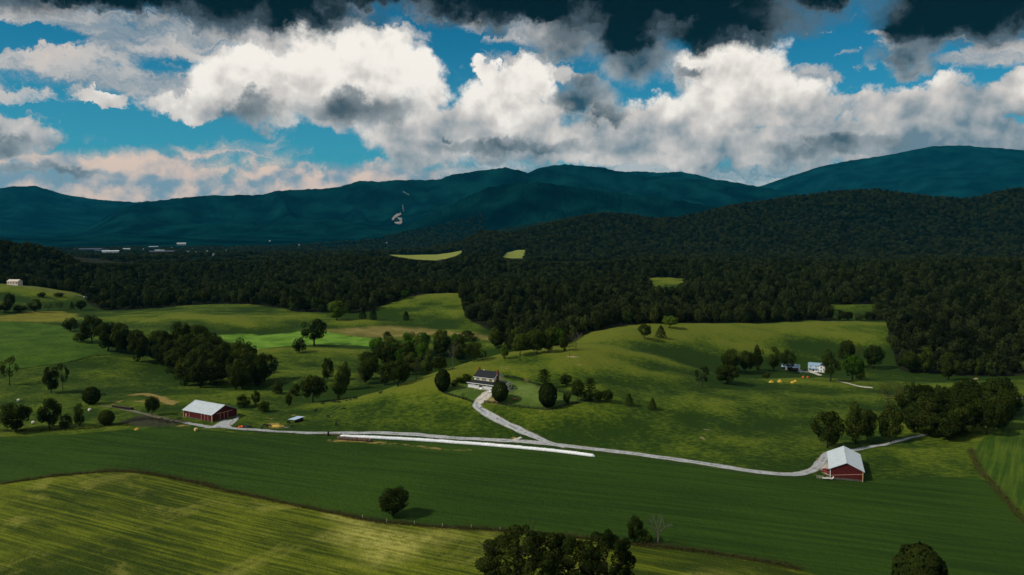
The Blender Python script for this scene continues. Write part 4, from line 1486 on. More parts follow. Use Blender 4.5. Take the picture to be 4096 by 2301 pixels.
q = rest_i
hx, kk = lower_to(wx, wy, wz - .5, hx, ALINE)
q = q[kk[q] > .3]
forest('woodland', wx[q], wy[q], wz[q] - .5, rnd(len(q), 8.5, 14.5, 1), hx[q], np.random.default_rng(4).integers(0, 5, len(q)), rnd(len(q), 0, 6.28, 2), src, 'dense dark woods covering the low hills behind the pastures')


TOWN = [(442, 1014, 62), (509, 1000, 32), (360, 1000, 90), (410, 1005, 60), (648, 1020, 92), (720, 1022, 48), (627, 1006, 24), (650, 1006, 16), (614, 991, 34), (726, 981, 34), (752, 1012, 12), (783, 1016, 10),
        (798, 1019, 11), (851, 1024, 14), (556, 1021, 6), (1079, 966, 6), (1197, 981, 8), (1547, 975, 5), (1646, 972, 6), (575, 1000, 8), (688, 992, 7), (770, 998, 8), (830, 1006, 8), (905, 1004, 7), (300, 998, 12)]
TOWN_R = [(px, math.hypot(*tuple(at(px, py))[:2]), w) for px, py, w in TOWN]


def far_test(x, y):
    az, r = np.degrees(np.arctan2(x, y)), np.hypot(x, y)
    b = np.full(len(x), 1.0)
    for f in FAR_W[:2]:
        b = np.minimum(b, -poly_sd(x, y, f) - 4)
    left = (az < -9) & (fbm(x / 140, y / 140, 3, 21) < -.06)
    b = np.where(left & (r > 2200), -1, b)
    pxs = W_PX / 2 + F_PX * x / y
    for px, rb, w in TOWN_R:
        b = np.where((np.abs(pxs - px) < w / 2 + 2) & (r < rb + 40) & (r > rb - 420), -1, b)
    return b


fx, fy = scatter(60000, 2050, 3950, -37, 37, 13.0, far_test, 5)
fz = H(fx, fy)
_k = ~covers(fx, fy, fz, np.full(len(fx), 16.0), FAR_FIELDS[:2])
fx, fy, fz = fx[_k], fy[_k], fz[_k]
forest('distant_woodland', fx, fy, fz - 1, rnd(len(fx), 14, 22, 6), rnd(len(fx), 13, 20, 7), np.random.default_rng(9).integers(0, 5, len(fx)), rnd(len(fx), 0, 6.28, 8), src, 'far wooded hills and valley trees beyond the low hills')
lx, ly = scatter(26000, 3950, 5600, -37, -2, 20.0, far_test, 6)
forest('valley_trees', lx, ly, H(lx, ly) - 1, rnd(len(lx), 18, 28, 6), rnd(len(lx), 12, 17, 7), np.random.default_rng(9).integers(0, 5, len(lx)), rnd(len(lx), 0, 6.28, 8), src, 'trees scattered over the valley floor round the town')


# ------------------------------------------------------------------ buildings
M_YEL = mat('yellow_siding', (0.74, 0.62, 0.33), 0.7, .2, var=.06, scale=1.5)
M_WHITE = mat('white_paint', (0.80, 0.79, 0.76), 0.55, .3, var=.04, scale=2)
M_SHING = mat('dark_shingles', (0.022, 0.023, 0.026), 0.9, .15, var=.35, scale=2.2, bump=.3)
M_BRICK = mat('red_brick', (0.20, 0.055, 0.022), 0.9, .1, var=.3, scale=4)
M_GLASS = mat('window_glass', (0.02, 0.025, 0.03), 0.08, .6)
M_SHUT = mat('dark_shutter', (0.012, 0.013, 0.015), 0.6, .3)
M_RED = mat('barn_red', (0.072, 0.0085, 0.0075), 0.75, .2, var=.22, scale=.9)
M_TRIM = mat('weathered_trim', (0.50, 0.24, 0.17), 0.7, .2, var=.3, scale=3)
M_TRIM2 = mat('sunlit_trim', (0.60, 0.42, 0.20), 0.7, .2, var=.3, scale=3)  # lighter trim copy with sunlight put into its colour
M_TIN = mat('pale_metal_roof', (0.52, 0.56, 0.57), 0.5, .4, var=.07, scale=.5)
M_TIN2 = mat('blue_metal_roof', (0.23, 0.33, 0.42), 0.5, .4, var=.2, scale=.8)
M_DARKW = mat('dark_boards', (0.02, 0.017, 0.013), 0.9, .1, var=.4, scale=3)
M_CONC = mat('concrete', (0.42, 0.38, 0.30), 0.9, .1, var=.15, scale=1.2)
M_BLOCK = mat('stone_footing', (0.085, 0.075, 0.06), 0.95, .05, var=.5, scale=2)
M_WOOD = mat('weathered_wood', (0.16, 0.10, 0.055), 0.9, .1, var=.4, scale=5)
M_BLACK = mat('black_fence_paint', (0.010, 0.010, 0.010), 0.8, .15)
M_GREYW = mat('grey_post_wood', (0.075, 0.068, 0.055), 0.95, .1, var=.4, scale=4)
M_RUB = mat('rubber', (0.012, 0.012, 0.012), 0.9, .1)
M_CARW = mat('white_car_paint', (0.82, 0.82, 0.82), 0.25, .5, coat=.6)
M_CARR = mat('red_paint', (0.30, 0.03, 0.03), 0.35, .5, coat=.4)
M_ORANGE = mat('orange_paint', (0.75, 0.16, 0.02), 0.5, .4)
M_STEEL = mat('dark_steel', (0.05, 0.05, 0.055), 0.5, .5, metal=.6)
M_PALEW = mat('pale_boards', (0.50, 0.46, 0.38), 0.85, .15, var=.25, scale=3)


def face(mb, side, u0, u1, z0, z1, at0, out):
    """a box on a wall: side 'f' faces -y at y = at0, 'r' faces +x at x = at0"""
    if side == 'f':
        mb.box(u0, u1, at0 - out, at0 + .05, z0, z1)
    else:
        mb.box(at0 - .05, at0 + out, u0, u1, z0, z1)
    return mb


def window(root, side, u, z, w, h, at0, shutters=True, double=False, frame_m=None):
    fm = frame_m or M_WHITE
    fr = MB()
    face(fr, side, u - w / 2 - .09, u + w / 2 + .09, z + h, z + h + .12, at0, .07)
    face(fr, side, u - w / 2 - .09, u + w / 2 + .09, z - .12, z, at0, .09)
    for s in (-1, 1):
        a = u + s * (w / 2 + .045)
        face(fr, side, a - .045, a + .045, z, z + h, at0, .07)
    face(fr, side, u - w / 2, u + w / 2, z + h / 2 - .04, z + h / 2 + .04, at0, .055)
    if double:
        face(fr, side, u - .07, u + .07, z, z + h, at0, .065)
    win = fr.build('window', fm, root)
    face(MB(), side, u - w / 2, u + w / 2, z, z + h, at0, .03).build('pane', M_GLASS, win)
    if shutters:
        for s in (-1, 1):
            a = u + s * (w / 2 + .09 + .19)
            face(MB(), side, a - .18, a + .18, z - .05, z + h + .05, at0, .045).build('shutter', M_SHUT, win)
    return win


def gable_wall(mb, x0, x1, y0, y1, z0, ze, zr, ridge_y=None):
    yr = (y0 + y1) / 2 if ridge_y is None else ridge_y
    return mb.prism_x([(y0, z0), (y1, z0), (y1, ze), (yr, zr), (y0, ze)], x0, x1)


def gable_roof(root, x0, x1, y0, y1, ze, zr, over, m, th=.16, ridge_y=None, name='roof'):
    """two roof sheets over a wall whose ridge runs along x"""
    yr = (y0 + y1) / 2 if ridge_y is None else ridge_y
    r = MB()
    k0 = (zr - ze) / (yr - y0)
    k1 = (zr - ze) / (y1 - yr)
    lift = th + .02
    a = (y0 - over, ze - k0 * over + lift)
    c = (yr, zr + lift)
    b = (y1 + over, ze - k1 * over + lift)
    r.prism_x([a, (a[0], a[1] - th), (c[0], c[1] - th), (b[0], b[1] - th), b, c], x0 - over, x1 + over)
    return r.build(name, m, root)


def rake(root, x, y0, y1, ze, zr, over, m, w=.28, t=.06, ridge_y=None, th=.16):
    """white boards along a gable's sloping edges at x"""
    yr = (y0 + y1) / 2 if ridge_y is None else ridge_y
    out = []
    for ya, yb in ((y0, yr), (y1, yr)):
        s = (zr - ze) / abs(yr - ya)
        e = ya - over if ya < yr else ya + over
        zA, zB = ze - s * over + .02, zr + .02
        b = MB()
        b.prism_x([(e, zA + .17), (e, zA - w), (yb, zB - w), (yb, zB + .17)] if ya < yr else [(e, zA + .17), (yb, zB + .17), (yb, zB - w), (e, zA - w)], x, x + t)
        out.append(b.build('rake_board', m, root))
    return out


# --- yellow farmhouse: x along the front to the right, y to the back
hx0, hy0 = ray_at_z(1871.4, 1548.5, 13.0)
house = empty('farmhouse', (hx0, hy0, 13.0), R(-31.5))
tag(house, 'yellow two-storey farmhouse with dark roof, white porch and brick chimneys', 'house')
FZ = .55
MX0, MX1, MY0, MY1 = 2.6, 15.1, 2.4, 11.2      # main block
WX0, WX1, WY0, WY1 = 14.2, 22.2, 1.2, 9.0      # garage wing
gable_wall(MB(), MX0, MX1, MY0, MY1, -1.2, 5.75, 8.55).build('wall', M_YEL, house)
gable_wall(MB(), WX0, WX1, WY0, WY1, -1.2, 2.75, 4.35).build('wing_wall', M_YEL, house)
roof = gable_roof(house, MX0, MX1, MY0, MY1, 5.75, 8.55, .42, M_SHING)
gable_roof(house, WX0 + 1.2, WX1, WY0, WY1, 2.75, 4.35, .45, M_SHING, name='wing_roof')
rake(house, MX1 + .43, MY0, MY1, 5.75, 8.55, .45, M_WHITE)
rake(house, WX1 + .46, WY0, WY1, 2.75, 4.35, .48, M_WHITE)
MB().box(MX0 - .42, MX1 + .42, MY0 - .52, MY0 - .43, 5.42, 5.66).build('gutter', M_WHITE, house)
# porch roof: lean-to with a hipped left end
pr = MB()
zt, zb, xe = 3.95, 2.72, 15.6
P0, P1, P2, P3 = (-.45, -.45, zb), (xe, -.45, zb), (xe, MY0 + .02, zt), (MX0 - .1, MY0 + .02, zt)
pr.slab(P0, P1, P2, P3, .14)
pr.add([(-.45, -.45, zb), (MX0 - .1, MY0 + .02, zt), (MX0 - .1, 7.0, zt), (-.45, 7.0, zb), (-.45, -.45, zb - .14), (MX0 - .1, MY0 + .02, zt - .14), (MX0 - .1, 7.0, zt - .14), (-.45, 7.0, zb - .14)],
       [(0, 1, 2, 3), (7, 6, 5, 4), (0, 3, 7, 4), (3, 2, 6, 7), (2, 1, 5, 6)])
pr.build('porch_roof', M_SHING, house)
MB().box(-.5, 22.6, -.54, -.455, zb - .26, zb - .02).build('porch_fascia', M_WHITE, house)
MB().box(-.54, -.455, -.45, 7.0, zb - .26, zb - .02).build('porch_fascia', M_WHITE, house)
gs = MB()
gs.slab((xe + .02, -.45, zb), (22.66, -.45, zb), (22.66, WY0 - .3, 2.95), (xe + .02, WY0 - .3, 2.95), .14)
gs.build('eave_roof', M_SHING, house)
MB().box(0, 15.3, 0, MY0 - .01, .3, FZ).build('porch_floor', M_WHITE, house)
MB().box(0.05, 15.2, .06, .14, -.8, .29).build('porch_skirt', M_WHITE, house)
MB().box(0, MX0 - .01, MY0, 7.0, .3, FZ).build('porch_floor', M_WHITE, house)
posts = [.12, 2.4, 4.75, 7.1, 9.75, 12.3, 15.1]
for x in posts:
    MB().box(x - .09, x + .09, .05, .23, FZ, zb - .15).build('post', M_WHITE, house)
for x0, x1 in zip(posts[:-1], posts[1:]):
    if abs(x0 - 7.1) < .01:
        continue
    rl = MB()
    rl.box(x0 + .1, x1 - .1, .10, .18, FZ + .86, FZ + .98)
    rl.box(x0 + .1, x1 - .1, .10, .18, FZ + .08, FZ + .18)
    k = int((x1 - x0) / .17)
    for i in range(k):
        u = x0 + .14 + i * (x1 - x0 - .28) / (k - 1)
        rl.box(u - .05, u + .05, .12, .16, FZ + .18, FZ + .86)
    rl.build('railing', M_WHITE, house)
for y0, y1 in ((.3, 3.4), (3.5, 6.9)):
    rl = MB()
    rl.box(.10, .18, y0, y1, FZ + .86, FZ + .98).box(.10, .18, y0, y1, FZ + .08, FZ + .18)
    for i in range(18):
        u = y0 + .1 + i * (y1 - y0 - .2) / 17
        rl.box(.12, .16, u - .035, u + .035, FZ + .18, FZ + .86)
    rl.build('railing', M_WHITE, house)
st = MB()
for i in range(3):
    st.box(7.3, 9.55, -.3 * (i + 1), -.3 * i - .01 if i else -.01, -.3, FZ - .18 * (i + 1) + .02)
st.build('steps', M_WHITE, house)
for x in (7.18, 9.67):
    b = MB()
    b.add([(x - .04, 0, FZ + .95), (x - .04, -1.05, FZ + .35), (x - .04, -1.05, FZ + .25), (x - .04, 0, FZ + .83), (x + .04, 0, FZ + .95), (x + .04, -1.05, FZ + .35), (x + .04, -1.05, FZ + .25), (x + .04, 0, FZ + .83)],
          [(0, 1, 2, 3), (7, 6, 5, 4), (0, 4, 5, 1), (1, 5, 6, 2), (2, 6, 7, 3), (3, 7, 4, 0)])
    b.box(x - .06, x + .06, -1.1, -.98, -.3, FZ + .45)
    for i in range(6):
        yy = -.08 - i * .16
        b.box(x - .025, x + .025, yy - .02, yy + .02, -.1, FZ + .86 - (.08 + i * .16) * .57)
    b.build('stair_rail', M_WHITE, house)
for u, dbl in ((2.25, False), (6.3, True), (10.5, False)):
    window(house, 'f', MX0 + u, 4.12, 1.75 if dbl else .95, 1.32, MY0, True, dbl)
for u in (4.2, 6.2, 11.7, 13.6):
    window(house, 'f', u, FZ + .75, .95, 1.4, MY0, False)
dr = face(MB(), 'f', 8.6, 9.6, FZ, FZ + 2.1, MY0, .05).build('door', M_DARKW, house)
MB().box(9.42, 9.5, MY0 - .11, MY0 - .05, FZ + .95, FZ + 1.05).build('handle', M_STEEL, dr)
gd = MB()
for i in range(4):
    face(gd, 'f', 16.1, 18.7, .05 + i * .56, .58 + i * .56, WY0, .06)
gd.build('garage_door', M_WHITE, house)
face(MB(), 'f', 15.2, 15.32, 0, 2.6, WY0, .08).build('corner_board', M_WHITE, house)
MB().box(WX1 - .12, WX1 + .03, WY0 - .03, WY0 + .12, -.9, 2.7).build('corner_board', M_WHITE, house)
MB().box(WX1 - .12, WX1 + .03, WY1 - .12, WY1 + .03, -.9, 2.7).build('corner_board', M_WHITE, house)
MB().box(MX1 - .12, MX1 + .03, MY0 - .03, MY0 + .12, 3.6, 5.6).build('corner_board', M_WHITE, house)
MB().box(MX0 - .03, MX0 + .12, MY0 - .03, MY0 + .12, .6, 5.4).build('corner_board', M_WHITE, house)
window(house, 'r', 3.0, .85, .9, 1.25, WX1)
window(house, 'r', 7.3, .95, .9, 1.25, WX1)
d2 = face(MB(), 'r', 4.75, 5.7, .1, 2.2, WX1, .06).build('door', M_WHITE, house)
face(MB(), 'r', 4.95, 5.5, 1.2, 2.0, WX1, .08).build('pane', M_GLASS, d2)
face(MB(), 'r', 4.9, 5.3, 3.2, 3.7, WX1, .05).build('gable_vent', M_WHITE, house)
ch = MB().box(MX1 + .05, MX1 + .75, 5.0, 6.3, -.5, 9.5)
ch.box(MX1 - .02, MX1 + .82, 4.93, 6.37, 9.5, 9.75)
ch.build('chimney', M_BRICK, house)
ch = MB().box(MX0 + .05, MX0 + .8, 6.3, 7.3, 7.8, 9.75)
ch.box(MX0 - .02, MX0 + .87, 6.23, 7.37, 9.75, 9.98)
ch.build('chimney', M_BRICK, house)
MB().box(5.6, 6.3, 6.55, 7.05, 8.72, 8.95).build('roof_vent', M_WHITE, house)
MB().box(5.0, 14.9, -2.1, -1.15, -.6, .06).build('walk', M_CONC, house)
MB().box(WX1 + .1, WX1 + 2.2, 1.4, 9.6, -.6, .06).build('patio', M_CONC, house)
sb = MB()
for k in range(7):
    sb.tube([(WX1 + .7 + .1 * (k % 3), 6.6 + k * .42, 0), (WX1 + .7 + .15 * (k % 2), 6.65 + k * .42, .3 + .12 * (k % 3)), (WX1 + .75, 6.7 + k * .42, .55 + .15 * (k % 2))], [.3, .34, .08], 7)
sb.build('border_plants', leaf_material('border_leaves', (.03, .02, .02), (.05, .06, .03)), house)


# --- barns
def barn(name, corner, yaw, L, D, ze, zr, label, doors):
    b = empty(name, corner, yaw)
    tag(b, label, 'barn')
    gable_wall(MB(), 0, L, 0, D, -.9, ze, zr).build('wall', M_RED, b)
    gable_roof(b, 0, L, 0, D, ze, zr, .55, M_TIN, .12)
    rd = MB().box(-.56, L + .56, D / 2 - .16, D / 2 + .16, zr + .12, zr + .20)
    rd.build('ridge_cap', M_TIN, b)
    sm = MB()
    k = (zr - ze) / (D / 2)
    n_ = int(L / .92)
    for i in range(n_ + 1):
        x = -.5 + i * (L + 1.0) / n_
        for s_ in (-1, 1):
            y0, y1 = D / 2 + s_ * .2, D / 2 + s_ * (D / 2 + .5)
            z0, z1 = zr - k * .2 + .14, ze - k * .5 + .14
            sm.add([(x - .03, y0, z0), (x + .03, y0, z0), (x + .03, y1, z1), (x - .03, y1, z1), (x - .012, y0, z0 + .06), (x + .012, y0, z0 + .06), (x + .012, y1, z1 + .06), (x - .012, y1, z1 + .06)],
                   [(4, 5, 6, 7), (0, 4, 7, 3), (1, 2, 6, 5)])
    tag(sm.build('roof_seams', M_TIN, b), kind='stuff')
    return b


# left barn: origin at its left front corner, x towards the near corner
yawL = R(-31)
nx, ny = ray_at_z(848.5, 1688.8, 0.2)
Ll, Dl = 22.4, 15.6
ox = nx - Ll * math.cos(yawL)
oy = ny - Ll * math.sin(yawL)
lb = barn('barn', (ox, oy, .2), yawL, Ll, Dl, 3.75, 7.2, 'long red barn with pale metal roof beside the gravel yard', None)
fo = MB()
fo.box(-.06, Ll + .06, -.06, .02, -.9, .55).box(Ll - .02, Ll + .06, -.06, Dl + .06, -.9, .45)
fo.build('footing', M_BLOCK, lb)
for x in (.05, 4.6, 14.2, 16.8, 19.3, Ll - .12):
    MB().box(x - .11, x + .11, -.12, .02, -.2, 3.55).build('trim_board', M_TRIM2 if x > 20 or x < 1 else M_TRIM, lb)
for x0, x1 in ((14.4, 16.6), (17.0, 19.1)):
    MB().box(x0, x1, -.09, -.01, .05, 3.2).build('door', M_RED, lb)
sd_ = MB().box(1.6, 2.5, -.08, -.01, .4, 2.0)
sd_.build('small_door', M_TRIM, lb)
for y in (5.0, 7.4, 9.7):
    MB().box(Ll - .02, Ll + .13, y - .11, y + .11, .05, 3.6).build('door_post', M_TRIM, lb)
MB().box(Ll - .02, Ll + .16, 2.8, 12.8, 3.62, 3.84).build('door_rail', M_TRIM, lb)
for y0, y1 in ((5.15, 7.25), (7.55, 9.55)):
    MB().box(Ll - .02, Ll + .09, y0, y1, .1, 3.58).build('door', M_RED, lb)
MB().box(Ll - .02, Ll + .12, Dl - .12, Dl + .1, -.2, 3.6).build('trim_board', M_TRIM2, lb)
MB().box(Ll + .0, Ll + .12, -.12, .1, -.2, 3.6).build('trim_board', M_TRIM2, lb)

# right barn: long axis away from the camera; build with x along the ridge towards the camera
yawR = R(-110)                       # local x points to the camera along azimuth 200, y points to azimuth 110 (the right)
ax_, ay_ = ray_at_z(3319.5, 1914.9, 0.0)
Lr, Dr = 24.6, 12.0
ex = Vector((math.cos(yawR), math.sin(yawR), 0))
o0 = Vector((ax_, ay_, 0)) - ex * Lr
rb = barn('barn', o0, yawR, Lr, Dr, 4.15, 6.95, 'red barn with pale metal roof at the bend of the gravel road', None)
MB().box(Lr - .02, Lr + .09, -.06, Dr + .06, -.9, .75).build('footing', M_BLOCK, rb)
for y in (.02, Dr - .14):
    MB().box(Lr - .02, Lr + .14, y - .08, y + .14, -.2, 3.95).build('trim_board', M_TRIM2 if y > 1 else M_WHITE, rb)
bd = MB()
bd.add([(Lr + .01, .2, 1.35), (Lr + .01, Dr - .1, 2.95), (Lr + .01, Dr - .1, 3.12), (Lr + .01, .2, 1.5), (Lr + .11, .2, 1.35), (Lr + .11, Dr - .1, 2.95), (Lr + .11, Dr - .1, 3.12), (Lr + .11, .2, 1.5)],
       [(0, 1, 2, 3), (7, 6, 5, 4), (0, 4, 5, 1), (1, 5, 6, 2), (2, 6, 7, 3), (3, 7, 4, 0)])
bd.build('trim_rail', M_TRIM, rb)
MB().box(Lr - 8, Lr - 2, -.06, .02, 0, 3.3).build('door', M_DARKW, rb)

# --- white farmhouse (L plan) with its outbuilding
wx0, wy0 = ray_at_z(*(3060 + 1105 / 6.44, 1420 + 430 / 6.44), -8.0)
wh = empty('farmhouse', (wx0, wy0, -8.0), R(-24))
tag(wh, 'white wooden farmhouse with blue-grey tin roof on the far hillside', 'house')
gable_wall(MB(), 0, 8.4, 1.9, 7.4, -1.5, 4.3, 6.2).build('wall', M_WHITE, wh)
gable_roof(wh, 0, 8.4, 1.9, 7.4, 4.3, 6.2, .3, M_TIN2, .1)
w2 = MB().prism_y([(6.9, -1.5), (11.7, -1.5), (11.7, 4.3), (9.3, 6.1), (6.9, 4.3)], .8, 8.6)
w2.build('wing_wall', M_WHITE, wh)
r2 = MB().prism_y([(6.6, 4.15), (6.6, 4.28), (9.3, 6.32), (12.0, 4.28), (12.0, 4.15), (9.3, 6.2)], .45, 8.9)
r2.build('wing_roof', M_TIN2, wh)
p_ = MB().slab((-.3, -.1, 2.35), (6.85, -.1, 2.35), (6.85, 1.9, 3.15), (-.3, 1.9, 3.15), .1)
p_.build('porch_roof', M_TIN2, wh)
MB().box(0, 6.85, 0, 1.89, -.8, .35).build('porch_floor', M_WHITE, wh)
for x in (.1, 2.3, 4.5, 6.7):
    MB().box(x - .08, x + .08, .02, .16, .35, 2.3).build('post', M_WHITE, wh)
for x0, x1 in ((.2, 2.2), (4.6, 6.6)):
    MB().box(x0, x1, .05, .12, .36, 1.1).build('railing', M_WHITE, wh)
for u in (1.8, 5.4):
    window(wh, 'f', u, 3.25, .7, .85, 1.9, False, False)
for u in (1.6, 5.6):
    window(wh, 'f', u, .95, .75, 1.2, 1.9, False)
window(wh, 'f', 9.0, 2.9, .75, 1.2, .8, False)
window(wh, 'f', 9.0, .5, .75, 1.25, .8, False)
face(MB(), 'f', 3.3, 4.2, .35, 2.3, 1.9, .05).build('door', M_DARKW, wh)
MB().box(1.5, 2.1, 5.0, 5.6, 5.5, 6.9).build('chimney', M_BRICK, wh)

gx0, gy0 = ray_at_z(*(3060 + 520 / 6.44, 1420 + 395 / 6.44), -8.0)
og = empty('outbuilding', (gx0, gy0, -8.0), R(-30))
tag(og, 'dark low outbuilding with white garage end under the black-green tree', 'outbuilding')
gable_wall(MB(), -2.5, 9.4, 0, 6.0, -1.5, 2.6, 4.6).build('wall', M_DARKW, og)
gable_roof(og, -2.5, 9.4, 0, 6.0, 2.6, 4.6, .35, M_TIN2, .1)
e_ = gable_wall(MB(), 9.42, 9.5, 0, 6.0, -1.0, 2.6, 4.3)
e_.build('end_wall', M_WHITE, og)
MB().box(9.5, 9.56, 2.9, 3.15, -.5, 3.0).build('door_gap', M_DARKW, og)
rake(og, 9.78, 0, 6.0, 2.6, 4.6, .38, M_WHITE, .22)
window(og, 'f', 1.0, .6, 1.5, 1.3, 0, False, True)
for u in (4.4, 5.6, 7.0):
    MB().box(u - .25, u + .25, -.06, .02, .7, 1.8).build('window', M_WOOD, og)

# --- cattle shed: slanted tin roof on posts
sp = ray_at_z(1152, 1686, .6)
p1s = at(1165, 1690)
cs = empty('cattle_shed', p1s, R(-16))
tag(cs, 'small open cattle shed with slanted bluish tin roof among black cows', 'shed')
MB().slab((-1.2, -1.2, 1.75), (2.9, -1.2, 1.75), (5.6, 3.6, 2.55), (1.5, 3.6, 2.55), .08).build('roof', mat('shed_tin', (.40, .50, .62), .45, .5), cs)
for x, y, z in ((-.3, -.7, 1.65), (2.3, -.7, 1.65), (4.9, 3.2, 2.4), (1.7, 3.2, 2.4), (3.7, 1.2, 2.0)):
    MB().box(x - .09, x + .09, y - .09, y + .09, -.5, z).build('post', M_WOOD, cs)
MB().slab((1.6, 3.3, 2.2), (5.0, 3.3, 2.2), (5.0, 3.36, 2.2), (1.6, 3.36, 2.2), 2.2).build('back_wall', M_DARKW, cs)
MB().add([(2.4, -.65, 0), (4.95, 3.2, 0), (4.95, 3.2, 2.1), (2.4, -.65, 1.4), (2.45, -.7, 0), (5.0, 3.15, 0), (5.0, 3.15, 2.1), (2.45, -.7, 1.4)],
         [(0, 1, 2, 3), (7, 6, 5, 4), (0, 4, 5, 1), (1, 5, 6, 2), (2, 6, 7, 3), (3, 7, 4, 0)]).build('side_wall', M_DARKW, cs)

# --- pale house on the far left field, and the town in the valley
def simple_house(name, p, yaw, L, D, ze, zr, wall, roofm, label, cat, group=None, nwin=4):
    h = empty(name, p, yaw)
    tag(h, label, cat, group)
    gable_wall(MB(), 0, L, 0, D, -3, ze, zr).build('wall', wall, h)
    gable_roof(h, 0, L, 0, D, ze, zr, .4, roofm, .2)
    for i in range(nwin):
        u = L * (i + .5) / nwin
        face(MB(), 'f', u - .6, u + .6, ze * .35, ze * .75, 0, .05).build('window', M_GLASS, h)
    return h


M_CREAM = mat('cream_render', (0.66, 0.54, 0.44), .8, .1, var=.1)
M_BRK2 = mat('dull_brick', (0.30, 0.15, 0.12), .9, .1, var=.25, scale=.3)
M_TIN3 = mat('white_roof', (0.78, 0.78, 0.74), .6, .3)
M_TIN4 = mat('slate_metal', (0.12, 0.14, 0.20), .6, .3)
pf = at(28, 1139)
simple_house('farmhouse', pf, R(-6), 15, 9, 4.2, 6.4, M_CREAM, mat('cream_roof', (.62, .52, .42), .7, .2), 'pale farmhouse on the crest of the far left field', 'house')


def big_block(name, px, py, wpx, hpx, wall, roofm, label, cat, depth=.5, group=None, win=0, yaw=0.0, pitch=.06):
    p = at(px, py)
    s = px_per_m(p)
    L, h = wpx / s, hpx / s
    b = empty(name, p, R(yaw) - math.atan2(p.x, p.y))
    tag(b, label, cat, group)
    D = max(L * depth, 8)
    gable_wall(MB(), -L / 2, L / 2, 0, D, -8, h, h + D * pitch).build('wall', wall, b)
    gable_roof(b, -L / 2, L / 2, 0, D, h, h + D * pitch, .5, roofm, .4)
    for r_ in range(2 if win > 20 else 1):
        for i in range(win):
            u = -L / 2 + L * (i + .5) / win
            z0 = h * (.2 + .42 * r_) if win > 20 else h * .35
            MB().box(u - L / win * .28, u + L / win * .28, -.12, .02, z0, z0 + h * .25).build('window', M_GLASS, b)
    return b


for a in [
    ('warehouse', 442, 1014, 62, 9, M_TIN3, M_TIN3, 'largest white warehouse in the valley town, at its left side', 'warehouse', .5, None, 0),
    ('warehouse', 509, 1000, 32, 5, M_TIN3, M_TIN3, 'small white warehouse behind the largest one in town', 'warehouse', .5, None, 0),
    ('warehouse', 360, 1000, 90, 4, M_TIN4, M_TIN4, 'long slate-coloured shed at the left end of the town', 'warehouse', .25, None, 0),
    ('warehouse', 410, 1005, 60, 4, M_TIN4, M_TIN4, 'slate-coloured shed just left of the white warehouse', 'warehouse', .3, None, 0),
    ('school_building', 648, 1020, 92, 14, M_BRK2, M_TIN4, 'long dull brick block with rows of windows in the valley town', 'building', .3, None, 24),
    ('school_building', 720, 1022, 48, 9, M_BRK2, M_TIN4, 'lower brick wing at the right end of the long brick block', 'building', .4, None, 8),
    ('hall', 627, 1006, 24, 5, M_TIN3, M_TIN3, 'white-roofed hall behind the brick block, left of two', 'building', .6, None, 0),
    ('hall', 650, 1006, 16, 5, M_TIN3, M_TIN3, 'white-roofed hall behind the brick block, right of two', 'building', .6, None, 0),
    ('warehouse', 614, 991, 34, 4, M_TIN4, M_TIN3, 'narrow pale shed above the brick block', 'warehouse', .4, None, 0),
    ('warehouse', 726, 981, 34, 7, M_CREAM, M_TIN3, 'cream hall standing highest above the town', 'building', .8, None, 0),
    ('town_house', 752, 1012, 12, 7, M_TIN3, M_TIN4, 'white house beside the brick wing, leftmost of three', 'house', .8, None, 0),
    ('town_house', 783, 1016, 10, 8, M_TIN3, M_TIN3, 'white house right of the brick wing, middle of three', 'house', .8, None, 0),
    ('town_house', 798, 1019, 11, 6, M_TIN3, M_TIN4, 'white house right of the brick wing, rightmost of three', 'house', .8, None, 0),
    ('town_house', 851, 1024, 14, 7, M_TIN3, M_TIN3, 'white house alone at the right end of the town', 'house', .8, None, 0),
    ('town_house', 556, 1021, 6, 6, M_TIN3, M_TIN3, 'tiny white house between warehouse and brick block', 'house', .8, None, 0),
    ('town_house', 1079, 966, 6, 3, M_TIN3, M_TIN3, 'tiny white house under the mountain, left of the valley centre', 'house', .8, None, 0),
    ('town_house', 1197, 981, 8, 4, M_TIN3, M_TIN4, 'small white house among valley trees below the mountain', 'house', .8, None, 0),
    ('town_house', 1547, 975, 5, 4, M_TIN3, M_TIN3, 'lone bright house below the rock scar', 'house', .8, None, 0),
    ('town_house', 575, 1000, 8, 4, M_TIN3, M_TIN3, 'white cottage above the gap between warehouse and brick block', 'house', .8, None, 0),
    ('town_house', 688, 992, 7, 3, M_CREAM, M_TIN4, 'cream cottage below the highest hall', 'house', .8, None, 0),
    ('town_house', 770, 998, 8, 4, M_CREAM, M_TIN3, 'cream house right of the highest hall', 'house', .8, None, 0),
    ('town_house', 830, 1006, 8, 4, M_TIN3, M_TIN4, 'white house above the lone one at the right end of town', 'house', .8, None, 0),
    ('town_house', 905, 1004, 7, 4, M_TIN3, M_TIN3, 'small white house out in the valley right of the town', 'house', .8, None, 0),
    ('town_house', 300, 998, 12, 3, M_TIN4, M_TIN4, 'slate-roofed shed at the far left end of the town', 'house', .8, None, 0),
    ('town_house', 1646, 972, 6, 3, M_TIN3, M_TIN4, 'small pale house where the wooded hill meets the valley', 'house', .8, None, 0)]:
    big_block(*a)


